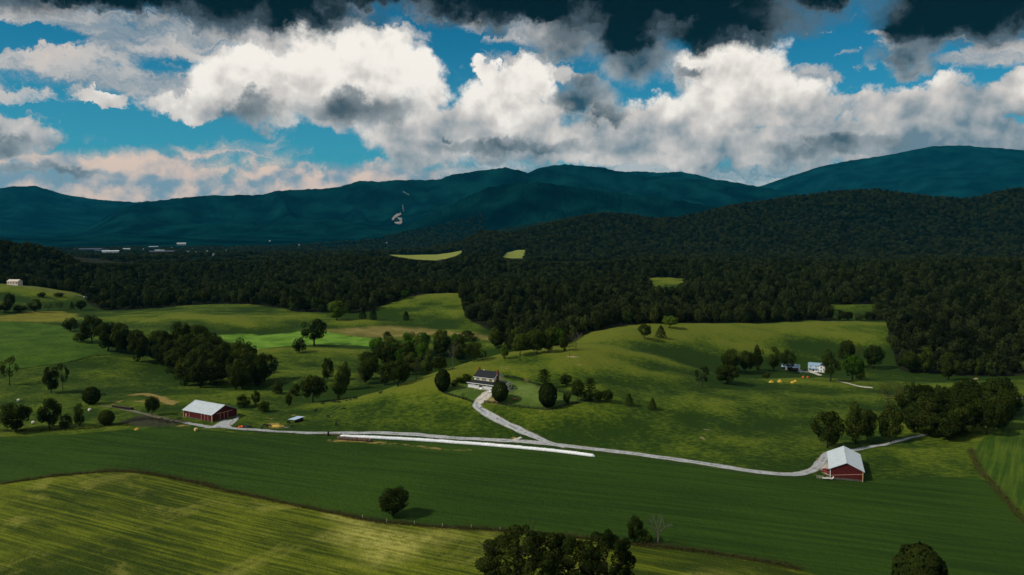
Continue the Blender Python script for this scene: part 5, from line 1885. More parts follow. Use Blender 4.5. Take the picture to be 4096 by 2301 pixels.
# ------------------------------------------------------------------ roads and tracks
def gravel(name, c0, c1, grass=.35):
    m = bpy.data.materials.new(name)
    m.use_nodes = True
    t = m.node_tree
    t.nodes.clear()
    n = NT(t)
    b = n.n('ShaderNodeBsdfPrincipled')
    o = n.n('ShaderNodeOutputMaterial')
    t.links.new(b.outputs[0], o.inputs[0])
    b.inputs['Roughness'].default_value = .95
    b.inputs['Specular IOR Level'].default_value = .1
    pos = n.n('ShaderNodeNewGeometry').outputs['Position']
    a = n.n('ShaderNodeAttribute')
    a.attribute_name = 'across'
    ac = n.m('ABSOLUTE', a.outputs['Fac'])
    f = n.noise(pos, .7, 4, .65, dim='2D')
    g = n.noise(pos, .16, 4, .65, dim='2D')
    col = n.mix(n.ramp(f, .3, .7), c0, c1)
    rut = n.ramp(n.m('ABSOLUTE', n.m('SUBTRACT', ac, .5)), .12, .32)
    col = n.mix(n.m('MULTIPLY', n.m('MULTIPLY', rut, n.ramp(g, .42, .6)), grass), col, (.05, .06, .02))
    col = n.mix(n.m('MULTIPLY', n.ramp(n.m('ADD', ac, n.m('MULTIPLY', n.m('SUBTRACT', f, .5), .9)), .82, 1.02), .75), col, (.16, .13, .05))
    n.put(b.inputs['Base Color'], col)
    return m


M_ROAD = gravel('grey_gravel', (.30, .30, .30), (.46, .46, .45), .5)
M_DRIVE = gravel('pale_gravel', (.40, .35, .28), (.62, .57, .48), .15)
M_TRACK = gravel('dirt_track', (.10, .09, .055), (.22, .20, .15), .7)


def smooth_line(pts, step):
    p = [Vector((x, y)) for x, y in pts]
    p = [2 * p[0] - p[1]] + p + [2 * p[-1] - p[-2]]
    out = []
    for i in range(1, len(p) - 2):
        n = max(2, int((p[i + 1] - p[i]).length / step))
        for k in range(n):
            t = k / n
            a, b, c, d = p[i - 1], p[i], p[i + 1], p[i + 2]
            out.append(.5 * ((2 * b) + (-a + c) * t + (2 * a - 5 * b + 4 * c - d) * t * t + (-a + 3 * b - 3 * c + d) * t ** 3))
    out.append(p[-2])
    return out


def strip(name, px_pts, widths, material, lift=.07, step=1.5, jag=.9, kind='structure', seed=0):
    ln = smooth_line(world_line(px_pts), step)
    n = len(ln)
    ws = np.interp(np.linspace(0, 1, n), np.linspace(0, 1, len(widths)), widths)
    cs = np.linspace(-1, 1, 9)
    V, A = [], []
    for i, p in enumerate(ln):
        t = (ln[min(i + 1, n - 1)] - ln[max(i - 1, 0)]).normalized()
        nr = Vector((t.y, -t.x))
        for c in cs:
            j = jag * (float(vnoise(np.array([i * .31]), np.array([c * 3.0]), seed + 5)[0])) if abs(c) > .9 else 0
            q = p + nr * (c * ws[i] / 2 + j * c)
            V.append((q.x, q.y))
            A.append(c)
    V = np.array(V)
    Z = H(V[:, 0], V[:, 1]) + lift
    k = len(cs)
    a = (np.arange(n - 1)[:, None] * k + np.arange(k - 1)[None, :]).ravel()
    Q = np.stack([a, a + 1, a + k + 1, a + k], -1)
    me = mesh_np(name, np.c_[V, Z], Q, material)
    at_ = me.attributes.new('across', 'FLOAT', 'POINT')
    at_.data.foreach_set('value', np.array(A, np.float32))
    me.flip_normals() if me.polygons[0].normal.z < 0 else None
    ob = bpy.data.objects.new(name, me)
    SC.objects.link(ob)
    ob['kind'] = kind
    return ob


ROAD = [(735, 1690), (800, 1702), (870, 1709), (955, 1716), (1050, 1722), (1150, 1728), (1300, 1732), (1450, 1733), (1620, 1737), (1700, 1743), (1814, 1752), (1910, 1757), (2000, 1762), (2200, 1777), (2350, 1794), (2500, 1811),
        (2650, 1831), (2800, 1852), (2920, 1872), (3020, 1887), (3100, 1896), (3170, 1898), (3225, 1890), (3262, 1872), (3285, 1848), (3300, 1826), (3322, 1811), (3370, 1803), (3430, 1798), (3500, 1785), (3560, 1774), (3612, 1760), (3650, 1750), (3700, 1738)]
strip('road', ROAD, [3.4, 3.5, 3.5, 3.6, 3.8, 4.2, 4.8, 4.2, 3.0, 2.0], M_ROAD)
strip('driveway', [(2262, 1789), (2200, 1772), (2130, 1745), (2060, 1712), (2000, 1682), (1950, 1655), (1915, 1634), (1905, 1620), (1912, 1609)], [3.4, 3.8, 4.4, 4.6, 4.8, 4.6], M_ROAD, .11)
strip('driveway', [(1911, 1611), (1924, 1598), (1942, 1584), (1962, 1570), (1972, 1563)], [4.4, 5.4, 6.6, 7.0, 6.6], M_DRIVE, .13, 1.2, .5)
strip('driveway_verge', [(1940, 1605), (1965, 1600), (1990, 1604), (2005, 1606)], [2.5, 4.0, 3.0, 1.2], mat('dry_verge', (.24, .19, .07), .95, .05, var=.5, scale=.8), .09, 1.2, 1.2)
strip('field_access', [(2052, 1764), (2066, 1757), (2086, 1750)], [2.2, 2.6, 2.0], M_DRIVE, .09, 1.0, .6)
strip('barn_yard', [(872, 1712), (890, 1700), (902, 1690), (912, 1680)], [15, 9, 7, 6], M_ROAD, .12, 1.5, .9)
strip('barn_yard', [(905, 1700), (925, 1690), (945, 1676), (952, 1668)], [6, 4, 3, 1.6], M_ROAD, .10, 1.5, .9, seed=3)
strip('farm_track', [(400, 1626), (470, 1632), (540, 1647), (600, 1662), (680, 1680), (740, 1690)], [1.5, 2.4, 2.6, 3, 3.2], M_TRACK, .09)
strip('barn_yard', [(3280, 1850), (3300, 1868), (3318, 1886), (3330, 1902)], [5, 6, 6, 4], M_DRIVE, .06, 1.2, 1.2, seed=5)
strip('farm_track', [(40, 1140), (100, 1146), (150, 1153), (200, 1162), (260, 1172), (335, 1186)], [6, 3, 3, 3, 3], M_TRACK, .15, 3)
strip('farmhouse_drive', [(3196, 1490), (3230, 1488), (3256, 1492), (3282, 1503)], [3, 5, 4, 3], M_DRIVE, .12, 1.2, .5)
strip('farm_track', [(3345, 1524), (3390, 1534), (3430, 1544), (3490, 1552)], [1.6, 2.4, 2.4, 2], M_DRIVE, .12)
strip('lane', [(4050, 1592), (4096, 1596), (4300, 1600)], [4, 4, 4], M_ROAD, .15)


# ------------------------------------------------------------------ fences
def fence(name, px_pts, label, post_h, post_w, gap, rails, m_post, m_rail, rail_h=.14, rail_t=.05, closed_end=True, cat='fence'):
    ln = smooth_line(world_line(px_pts), .5)
    d = [0]
    for a, b in zip(ln[:-1], ln[1:]):
        d.append(d[-1] + (b - a).length)
    n = max(1, round(d[-1] / gap))
    xs = np.interp(np.linspace(0, d[-1], n + 1), d, [p.x for p in ln])
    ys = np.interp(np.linspace(0, d[-1], n + 1), d, [p.y for p in ln])
    zs = H(xs, ys)
    o = Vector((xs[0], ys[0], zs[0]))
    root = empty(name, o)
    tag(root, label, cat)
    base = MB().box(-post_w / 2, post_w / 2, -post_w / 2, post_w / 2, -.4, post_h).build('post', m_post, root)
    for i in range(n + 1):
        q = base if i == 0 else base.copy()
        if i:
            SC.objects.link(q)
        q.location = Vector((xs[i], ys[i], zs[i])) - o
        j = min(i, n - 1)
        q.rotation_euler = (0, 0, math.atan2(ys[j + 1] - ys[j], xs[j + 1] - xs[j]))
    for z in rails:
        mb = MB()
        for i in range(n):
            a = Vector((xs[i], ys[i], zs[i] + z)) - o
            b = Vector((xs[i + 1], ys[i + 1], zs[i + 1] + z)) - o
            s = (b - a)
            nr = Vector((-s.y, s.x, 0)).normalized() * (rail_t / 2)
            up = Vector((0, 0, rail_h / 2))
            mb.add([a - nr - up, b - nr - up, b + nr - up, a + nr - up, a - nr + up, b - nr + up, b + nr + up, a + nr + up],
                   [(3, 2, 1, 0), (4, 5, 6, 7), (0, 1, 5, 4), (1, 2, 6, 5), (2, 3, 7, 6), (3, 0, 4, 7)])
        mb.build('rail' if rail_h > .05 else 'wire', m_rail, root)
    return root


B4 = (.28, .58, .88, 1.18)
for pts, lab in (([(1752, 1555), (1762, 1566), (1790, 1580), (1840, 1594), (1893, 1613)], 'black board fence left of the driveway below the yellow house'),
                 ([(1936, 1611), (1990, 1617), (2050, 1626), (2120, 1635), (2190, 1641), (2225, 1637), (2280, 1620), (2330, 1611), (2372, 1606)], 'black board fence curving right of the driveway below the garden'),
                 ([(2372, 1606), (2330, 1592), (2280, 1579), (2230, 1566), (2190, 1555)], 'black board fence along the upper edge of the garden corner'),
                 ([(2188, 1554), (2150, 1543), (2114, 1531)], 'black board fence behind the spiky pine'),
                 ([(2096, 1524), (2060, 1514), (2010, 1507)], 'black board fence behind the yellow house at the right')):
    fence('board_fence', pts, lab, 1.35, .16, 2.4, B4, M_BLACK, M_BLACK)
fence('wooden_gate', [(2113, 1530), (2097, 1525)], 'weathered wooden gate in the fence behind the yellow house', 1.3, .14, 2.2, (.3, .55, .8, 1.05), M_WOOD, M_WOOD, cat='gate')
fence('wire_fence', [(952, 1725), (1050, 1731), (1150, 1737), (1296, 1742)], 'wire fence with dark posts along the road near the red barn', 1.3, .13, 5.0, (.35, .7, 1.05), M_GREYW, M_STEEL, .03, .03)
fence('wooden_fence', [(1297, 1742), (1330, 1743), (1364, 1744)], 'short weathered rail fence beside the left end of the bale row', 1.35, .15, 2.6, (.4, .8, 1.15), M_WOOD, M_WOOD)
fence('wire_fence', [(1366, 1744), (1500, 1745), (1700, 1756), (1900, 1770), (2100, 1786), (2300, 1803), (2500, 1827)], 'wire fence between the road and the long white tube', 1.3, .12, 5.0, (.35, .7, 1.05), M_GREYW, M_STEEL, .03, .03)
fence('wire_fence', [(2502, 1827), (2700, 1856), (2900, 1888), (3050, 1907), (3160, 1914), (3265, 1914)], 'wire fence along the road towards the right barn', 1.3, .12, 5.0, (.35, .7, 1.05), M_GREYW, M_STEEL, .03, .03)
fence('cattle_gate', [(3266, 1914), (3292, 1916)], 'pale tubular cattle gate left of the flat trailer', 1.3, .08, 1.6, (.25, .55, .85, 1.15), M_PALEW, M_PALEW, .06, .06, cat='gate')
fence('wire_fence', [(1450, 2076), (1520, 2090), (1640, 2100), (1760, 2110), (1880, 2116), (2000, 2126)], 'row of thin pale fence posts on the hedge line by the lone round tree', 1.5, .1, 9.0, (.6, 1.1), M_PALEW, M_STEEL, .02, .02)


# hedge banks of rough grass and bramble between the fields
def hedge_bank(name, px_pts, per_m, hgt, wid, label, seed, colors):
    ln = smooth_line(world_line(px_pts), .5)
    rng = np.random.default_rng(seed)
    P_ = np.array([(p.x, p.y) for p in ln])
    n = int(len(P_) * .5 * per_m)
    k = rng.integers(0, len(P_), n)
    t = fbm(P_[k, 0] / 6, P_[k, 1] / 6, 2, seed) + .5
    x = P_[k, 0] + rng.normal(0, wid, n)
    y = P_[k, 1] + rng.normal(0, wid, n)
    z = H(x, y) + rng.uniform(0, 1, n) ** 1.6 * hgt * (.35 + 1.1 * np.clip(t, 0, 1.2))
    V, nr = _facing(np.c_[x, y, z], np.tile([0, -.4, .9], (n, 1)), .17, rng, .9)
    nv = V.reshape(-1, 3)
    me = mesh_np(name, nv, np.arange(len(nv)).reshape(-1, 4), leaf_material(name + '_leaves', *colors, scale=.35))
    me.normals_split_custom_set_from_vertices(np.repeat(nr, 4, 0).tolist())
    ob = bpy.data.objects.new(name, me)
    SC.objects.link(ob)
    tag(ob, label, 'hedge', kind='stuff')
    return ob


hedge_bank('hedge_bank', HEDGE[1:-1], 75, 1.1, .8, 'rough dark hedge bank between the mown hay and the green crop', 11, ((.018, .024, .006), (.10, .075, .03)))
hedge_bank('hedge_bank', HEDGE_R[:-1], 55, 1.0, .9, 'rough hedge bank at the right side of the green crop', 12, ((.02, .03, .008), (.11, .10, .03)))
hedge_bank('hedge_bank', [(60, 1480), (150, 1466), (300, 1444), (430, 1420)], 30, .9, .6, 'dark hedge line under the left green field', 13, ((.014, .018, .006), (.03, .03, .01)))
hedge_bank('field_edge', [(0, 1725), (150, 1724), (330, 1716), (430, 1704), (520, 1702)], 45, 1.0, 1.2, 'dark rough growth along the left edge of the crop', 14, ((.012, .016, .006), (.03, .028, .012)))
hedge_bank('rough_ground', [(500, 1690), (560, 1680), (620, 1676), (690, 1688), (735, 1694)], 60, 1.0, 2.2, 'dark dead weeds on the rough ground left of the red barn', 15, ((.02, .02, .016), (.05, .045, .035)))


# ------------------------------------------------------------------ silage tube and bales
M_PLASTIC = mat('white_plastic', (.78, .78, .77), .35, .4, var=.10, scale=.9)
ln = smooth_line(world_line([(1358, 1750), (1485, 1754), (1680, 1765), (1900, 1780), (2100, 1797), (2250, 1812), (2380, 1828)]), .45)
V, Q = [], []
ns = 14
nl = len(ln)
for i, p in enumerate(ln):
    t = (ln[min(i + 1, nl - 1)] - ln[max(i - 1, 0)]).normalized()
    nr = Vector((t.y, -t.x))
    e = min(1.0, (min(i, nl - 1 - i) + .35) / 3.0) ** .5
    r = .92 * e * (1 + .04 * math.sin(i * 1.9) + .16 * float(vnoise(np.array([i * .21]), np.array([.5]), 7)[0]) + (.06 if i % 9 == 0 else 0))
    z = ground(p.x, p.y)
    p = p + nr * (.5 * float(vnoise(np.array([i * .05]), np.array([2.5]), 17)[0]))
    for k in range(ns):
        a = math.pi * (k / (ns - 1)) * 1.24 - .12 * math.pi
        q = p + nr * (math.cos(a) * r * 1.03)
        V.append((q.x, q.y, z + max(-.1, math.sin(a) * r * .92 + .55 * r)))
for i in range(nl - 1):
    for k in range(ns - 1):
        a = i * ns + k
        Q.append((a, a + 1, a + ns + 1, a + ns))
me = mesh_np('silage_tube', np.array(V), np.array(Q), M_PLASTIC)
if me.polygons[len(Q) // 2 + 6].normal.z < 0:
    me.flip_normals()
ob = bpy.data.objects.new('silage_tube', me)
SC.objects.link(ob)
tag(ob, 'very long white plastic silage tube lying beside the road', 'silage tube')


def bale_mesh(name, r, L, m, seed):
    rng = random.Random(seed)
    mb = MB()
    prof = [(0, .0), (.02, .86), (.10, .98), (.3, 1.02), (.5, 1.03), (.7, 1.02), (.9, .98), (.98, .86), (1.0, .0)]
    mb.tube([((a - .5) * L, 0, r * .96) for a, _ in prof], [max(.01, b * r) for _, b in prof], 18, False)
    mb.v = [(x, y + rng.uniform(-.02, .02), max(0, z + rng.uniform(-.02, .02))) for x, y, z in mb.v]
    me = bpy.data.meshes.new(name)
    me.from_pydata(mb.v, [], mb.f)
    me.shade_smooth()
    me.materials.append(m)
    return me


M_OLDHAY = mat('weathered_hay', (.135, .095, .075), .95, .05, var=.45, scale=2.2, bump=.6)
M_OLDHAY2 = mat('brown_hay', (.105, .062, .038), .95, .05, var=.45, scale=2.2, bump=.6)
M_HAY = mat('fresh_hay', (.62, .45, .16), .95, .05, var=.3, scale=3, bump=.5)
M_WRAP = mat('pale_bale_wrap', (.68, .60, .47), .7, .2, var=.12, scale=2)
bm_a, bm_b = bale_mesh('round_bale', .78, 1.28, M_OLDHAY, 1), bale_mesh('round_bale', .80, 1.28, M_OLDHAY2, 2)
pa, pb = at(1356, 1757), at(1481, 1767)
NB = 13
ORD = ['leftmost', 'second', 'third', 'fourth', 'fifth', 'sixth', 'seventh', 'eighth', 'ninth', 'tenth', 'eleventh', 'twelfth', 'rightmost']
for i in range(NB):
    q = pa.lerp(pb, i / (NB - 1)) + Vector((0, random.Random(i).uniform(-.12, .12), 0))
    q.z = ground(q.x, q.y) - .03
    b = bpy.data.objects.new('round_bale', bm_b if i in (7, 11) else bm_a)
    b.location = q
    b.rotation_euler = (random.Random(i).uniform(0, 3), 0, 0)
    b.rotation_euler = (0, 0, math.atan2(pb.y - pa.y, pb.x - pa.x) + random.Random(i + 40).uniform(-.05, .05))
    SC.objects.link(b)
    w = ORD[i]
    tag(b, ('darker ' if i in (7, 11) else '') + 'brown round bale before the white tube, ' + (w + ' of the row' if w in ('leftmost', 'rightmost') else w + ' from the left of the row'), 'bale', 'row of brown bales')
bm_h, bm_w = bale_mesh('hay_bale', .85, 1.4, M_HAY, 3), bale_mesh('wrapped_bale', .8, 1.35, M_WRAP, 4)
for px, py, me, rz, lab in ((784, 1725, bm_h, .9, 'golden round hay bale on the green crop before the red barn'), (74, 1607, bm_w, .4, 'pale round bale high in the left pasture'),
                            (359, 1645, bm_w, 1.2, 'pale round bale between the slim tree and the round bush'), (133, 1697, bm_w, .2, 'pale round bale between two dark trees at the left field edge')):
    b = bpy.data.objects.new('hay_bale', me)
    b.location = at(px, py)
    b.rotation_euler = (0, 0, rz)
    SC.objects.link(b)
    tag(b, lab, 'bale')


def heap(px, py, wm, dm, hm, m, name, label, cat, seed, rz=0.0):
    rng = np.random.default_rng(seed)
    nr, na = 7, 22
    V = [(0, 0, hm)]
    for i in range(1, nr + 1):
        t = i / nr
        for k in range(na):
            a = 2 * math.pi * k / na
            jit = 1 + rng.uniform(-.16, .16) * (t > .3)
            V.append((math.cos(a) * t * wm / 2 * jit, math.sin(a) * t * dm / 2 * jit, hm * (math.cos(t * math.pi / 2) ** .8) * (1 + rng.uniform(-.2, .2)) - .12 * (i == nr)))
    F = [(0, 1 + k, 1 + (k + 1) % na) for k in range(na)]
    for i in range(nr - 1):
        for k in range(na):
            a, b = 1 + i * na + k, 1 + i * na + (k + 1) % na
            F.append((a, a + na, b + na, b))
    mb = MB().add(V, F)
    o = mb.build(name, m, None, False)
    o.location = at(px, py)
    o.rotation_euler = (0, 0, rz)
    tag(o, label, cat)
    return o


M_GOLD = mat('golden_straw', (.62, .40, .07), .95, .05, var=.35, scale=3, bump=.5)
heap(3085, 1530, 3.4, 2.2, 1.3, M_GOLD, 'hay_heap', 'yellow hay heap on the crest, leftmost of four', 'hay heap', 1)
heap(3119, 1528, 3.2, 2.0, 1.6, M_GOLD, 'hay_heap', 'yellow hay heap on the crest, second and tallest of four', 'hay heap', 2)
heap(3170, 1532, 2.4, 1.8, 1.2, M_GOLD, 'hay_heap', 'yellow hay heap on the crest, third and lowest of four', 'hay heap', 3)
heap(3181, 1527, 2.4, 1.6, 1.1, M_GOLD, 'hay_heap', 'yellow hay heap on the crest, rightmost of four', 'hay heap', 4)
heap(548, 1719, 2.6, 1.4, .9, M_GOLD, 'hay_heap', 'broken golden hay bale lying on the crop left of the barn', 'hay heap', 5, .6)
heap(1102, 1704, 4.6, 4.2, .35, M_GOLD, 'straw_bed', 'spread golden straw where cows feed below the shed', 'straw', 6)
heap(983, 1709, 3.6, 2.0, 1.0, mat('dark_sheet', (.03, .033, .035), .7, .2, var=.3), 'covered_heap', 'heap under a dark sheet beside the orange tub', 'heap', 7)
heap(1146, 1710, 3.0, 2.2, .3, mat('grey_ash', (.13, .12, .12), .95, .05, var=.4), 'ash_heap', 'low grey ash heap below the cattle shed', 'heap', 8)

# orange feed tub
tb = empty('feed_tub', at(962, 1712), .4)
tag(tb, 'orange half-round feed tub at the roadside by the red barn', 'feed tub')
t_ = MB()
for i in range(9):
    a0, a1 = math.pi * i / 8 * 1.2, math.pi * (i + 1) / 8 * 1.2
    t_.add([(math.cos(a0) * .95, math.sin(a0) * .95, 0), (math.cos(a1) * .95, math.sin(a1) * .95, 0), (math.cos(a1) * 1.05, math.sin(a1) * 1.05, 1.05), (math.cos(a0) * 1.05, math.sin(a0) * 1.05, 1.05),
            (math.cos(a0) * .85, math.sin(a0) * .85, 0), (math.cos(a1) * .85, math.sin(a1) * .85, 0), (math.cos(a1) * .98, math.sin(a1) * .98, 1.05), (math.cos(a0) * .98, math.sin(a0) * .98, 1.05)],
           [(0, 1, 2, 3), (7, 6, 5, 4), (3, 2, 6, 7)])
t_.build('side', M_ORANGE, tb)
MB().box(-.7, .7, -.1, .8, .02, .3).build('bottom', M_ORANGE, tb)

# long feed bunk in the left pasture
fbk = empty('feed_bunk', at(452, 1628), 0)
pe = at(530, 1640)
fbk.rotation_euler = (0, 0, math.atan2(pe.y - fbk.location.y, pe.x - fbk.location.x))
LF = (pe - fbk.location).length
tag(fbk, 'long dark feed bunk topped with hay in the left pasture', 'feed bunk')
for y in (-.7, .7):
    MB().box(0, LF, y - .06, y + .06, -.2, 1.0).build('side_board', M_DARKW, fbk)
for x in (0, LF):
    MB().box(x - .06, x + .06, -.64, .64, -.2, 1.0).build('end_board', M_DARKW, fbk)
MB().box(.1, LF - .1, -.6, .6, .2, .9).build('hay', mat('stale_hay', (.10, .09, .045), .95, .05, var=.5, scale=2), fbk)

# leaning charred post by the rail fence, and a light pole on the pasture
pp = at(1314, 1743)
lp = empty('charred_post', pp, 0)
tag(lp, 'thick charred black post leaning at the rail fence', 'post')
MB().tube([(0, 0, -.3), (-.1, 0, .8), (-.15, .1, 1.9), (-.3, .1, 2.5)], [.5, .42, .5, .15], 9).build('stump', M_SHUT, lp, True)
up = empty('utility_pole', at(2278, 1432))
tag(up, 'thin utility pole on the hill pasture near the grey bare tree', 'pole')
MB().tube([(0, 0, -.3), (0, 0, 6.0)], [.11, .08], 7).build('pole', M_GREYW, up)
MB().box(-.8, .8, -.05, .05, 5.5, 5.62).build('crossarm', M_GREYW, up)


# ------------------------------------------------------------------ cattle
def cow_mesh(name, grazing):
    me = bpy.data.meshes.new(name)
    v = [(-.75, 0, 1.05), (-.3, 0, 1.0), (.2, 0, 1.0), (.65, 0, 1.1)]
    r = [.34, .40, .40, .34]
    e = [(0, 1), (1, 2), (2, 3)]

    def chain(start, pts, rad):
        last = start
        for p, q in zip(pts, rad):
            v.append(p)
            r.append(q)
            e.append((last, len(v) - 1))
            last = len(v) - 1

    if grazing:
        chain(3, [(1.0, 0, .95), (1.25, 0, .62), (1.4, 0, .32), (1.5, 0, .12)], [.23, .18, .16, .09])
    else:
        chain(3, [(.98, 0, 1.3), (1.22, 0, 1.5), (1.48, 0, 1.42), (1.68, 0, 1.3)], [.22, .18, .16, .09])
    head = len(v) - 2
    for s in (-1, 1):
        chain(head, [(v[head][0] - .08, s * .24, v[head][2] + .16)], [.05])
        chain(0, [(-.8, s * .2, .72), (-.68, s * .22, .42), (-.78, s * .22, .0)], [.16, .09, .06])
        chain(3, [(.66, s * .2, .68), (.7, s * .2, .38), (.66, s * .2, .0)], [.14, .08, .06])
    chain(0, [(-1.08, 0, 1.0), (-1.14, 0, .5)], [.05, .03])
    me.from_pydata(v, e, [])
    o = bpy.data.objects.new(name, me)
    SC.objects.link(o)
    md = o.modifiers.new('skin', 'SKIN')
    for i, s in enumerate(me.skin_vertices[0].data if me.skin_vertices else []):
        s.radius = (r[i], r[i])
        s.use_root = (i == 1)
    sb_ = o.modifiers.new('smooth', 'SUBSURF')
    sb_.levels = sb_.render_levels = 1
    dg = bpy.context.evaluated_depsgraph_get()
    out_ = bpy.data.meshes.new_from_object(o.evaluated_get(dg))
    bpy.data.objects.remove(o)
    out_.name = name
    out_.shade_smooth()
    out_.materials.clear()
    return out_


M_COW = mat('black_hide', (.010, .009, .009), .7, .2)
cow_meshes = []
for gr_ in (True, False):
    m_ = cow_mesh('cow', gr_)
    m_.materials.append(M_COW)
    cow_meshes.append(m_)
COWS = [(1291, 1620, 1, .3, 'black cow at the left end of the ridge line of cattle'), (1337, 1613, 0, 3.1, 'black cow grazing on the ridge, left of a close pair'), (1354, 1614, 0, .2, 'black cow grazing on the ridge, right of a close pair'),
        (1387, 1606, 0, 2.9, 'black cow on the ridge just left of a small calf'), (1401, 1602, 0, .8, 'small black calf on the ridge between two cows'), (1423, 1599, 0, 3.2, 'black cow standing sideways highest on the ridge'),
        (1374, 1640, 0, .1, 'black cow grazing alone in the middle of the hill slope'), (1263, 1647, 1, 1.0, 'black cow alone at the lower left of the ridge cattle'), (1312, 1670, 0, 2.6, 'black cow on the slope with its shadow beside it'),
        (1344, 1701, 1, 1.5, 'black cow seen end-on low on the slope above the road'), (1521, 1576, 1, .4, 'black cow alone far right on the hill shoulder'), (1000, 1713, 0, 3.0, 'black cow standing beside the dark-sheeted heap'),
        (1060, 1707, 0, .2, 'black cow left of the straw, head turned in'), (1075, 1708, 0, .1, 'black cow with its head in the golden straw'), (1047, 1718, 1, 1.7, 'black cow nearest the road fence below the straw'),
        (1154, 1695, 1, 4.2, 'black cow with pale face beside the cattle shed'), (1167, 1708, 1, .5, 'black calf lying below the cattle shed'), (413, 1582, 0, .1, 'black cow in the left pasture by the compact bush'),
        (719, 1679, 0, 3.1, 'black cow lying left of the red barn')]
for px, py, k, rz, lab in COWS:
    c = bpy.data.objects.new('cow', cow_meshes[k])
    c.location = at(px, py)
    c.rotation_euler = (0, 0, rz)
    c.scale = (.62,) * 3 if 'calf' in lab else (.98,) * 3
    SC.objects.link(c)
    tag(c, lab, 'cow', 'black cattle on the pasture')


# ------------------------------------------------------------------ vehicles and machines
def car(px, py, yaw, paint, label, s=1.0):
    c = empty('parked_car', at(px, py) + Vector((0, 0, .1)), yaw)
    c.scale = (s,) * 3
    tag(c, label, 'car')
    b = MB()                    # x forward, half width .88
    prof = [(-2.25, .35), (-2.3, .75), (-2.2, .98), (-1.1, 1.03), (.75, .98), (2.05, .78), (2.25, .62), (2.25, .35)]
    n = len(prof)
    vs = []
    for yk, ins in ((-.86, .06), (-.9, 0), (.9, 0), (.86, .06)):
        vs += [(x * (1 - ins * .25), yk, z - (ins if z > .9 else 0) * .3) for x, z in prof]
    fs = []
    for j in range(3):
        for i in range(n):
            a, d = j * n + i, j * n + (i + 1) % n
            fs.append((a, d, d + n, a + n))
    fs += [tuple(range(n)), tuple(range(3 * n, 4 * n))[::-1]]
    b.add(vs, fs)
    b.build('body', paint, c)
    cab = MB()
    lo = [(-2.05, .78, .96), (.85, .78, .94)]
    hi = [(-1.45, .62, 1.45), (.05, .62, 1.46)]
    vs = [(lo[0][0], -.78, .96), (lo[1][0], -.78, .94), (lo[1][0], .78, .94), (lo[0][0], .78, .96), (hi[0][0], -.62, 1.42), (hi[1][0], -.62, 1.43), (hi[1][0], .62, 1.43), (hi[0][0], .62, 1.42)]
    cab.add(vs, [(0, 1, 5, 4), (1, 2, 6, 5), (2, 3, 7, 6), (3, 0, 4, 7), (4, 5, 6, 7)])
    cab.build('glass', M_GLASS, c)
    MB().slab((-1.52, -.66, 1.49), (.12, -.66, 1.49), (.12, .66, 1.49), (-1.52, .66, 1.49), .07).build('roof', paint, c)
    for sy in (-1, 1):
        p_ = MB()
        for x0, x1 in ((.85, .1), (-.6, -.62), (-2.05, -1.5)):
            p_.tube([(x0, sy * .79, .95), (x1, sy * .64, 1.45)], .05, 5)
        p_.build('pillar', paint, c)
        MB().box(2.1, 2.27, sy * .62 - .2, sy * .62 + .2, .6, .74).build('headlight', M_GLASS, c)
    for x in (-1.4, 1.4):
        for sy in (-1, 1):
            w = MB().tube([(x, sy * .72, .32), (x, sy * .92, .32)], .33, 14).build('wheel', M_RUB, c)
            MB().tube([(x, sy * .90, .32), (x, sy * .935, .32)], .19, 12).build('rim', M_STEEL, w)
    return c


car(1967, 1569, R(-118), M_CARW, 'white car parked nose-out before the yellow house porch')
car(3204, 1489, R(-12), mat('pale_blue_paint', (.55, .62, .66), .3, .5, coat=.5), 'pale car parked beside the white garage end on the hillside')
car(3308, 1893, R(-70), M_CARR, 'red vehicle half under the eave of the right barn')
car(341, 1191, R(-20), M_CARW, 'tiny pale car at the end of the far left track')

tl = empty('flat_trailer', at(3314, 1919), R(-12))
tag(tl, 'low flat trailer with pale boards in front of the right barn', 'trailer')
for i in range(5):
    MB().box(-2.4, 1.4, -1.0 + i * .4, -.62 + i * .4, .55, .63).build('plank', M_PALEW, tl)
MB().box(-2.4, 1.4, -1.04, 1.0, .42, .54).build('frame', M_STEEL, tl)
tg = MB().add([(1.4, -.5, .5), (2.9, -.05, .5), (2.9, .05, .5), (1.4, .5, .5), (1.4, -.5, .42), (2.9, -.05, .42), (2.9, .05, .42), (1.4, .5, .42)], [(0, 1, 2, 3), (7, 6, 5, 4), (0, 4, 5, 1), (1, 5, 6, 2), (2, 6, 7, 3)])
tg.build('tongue', M_PALEW, tl)
for sy in (-1, 1):
    w = MB().tube([(-.2, sy * 1.02, .32), (-.2, sy * 1.2, .32)], .33, 12).build('wheel', M_RUB, tl)
    MB().box(-.62, .22, sy * 1.1 - .12, sy * 1.1 + .12, .68, .74).build('fender', M_PALEW, tl)
MB().add([(1.42, -.8, .64), (1.42, .8, .64), (1.9, .8, 1.3), (1.9, -.8, 1.3), (1.46, -.8, .64), (1.46, .8, .64), (1.94, .8, 1.3), (1.94, -.8, 1.3)], [(0, 1, 2, 3), (7, 6, 5, 4), (0, 3, 7, 4), (1, 5, 6, 2), (3, 2, 6, 7)]).build('ramp', M_PALEW, tl)


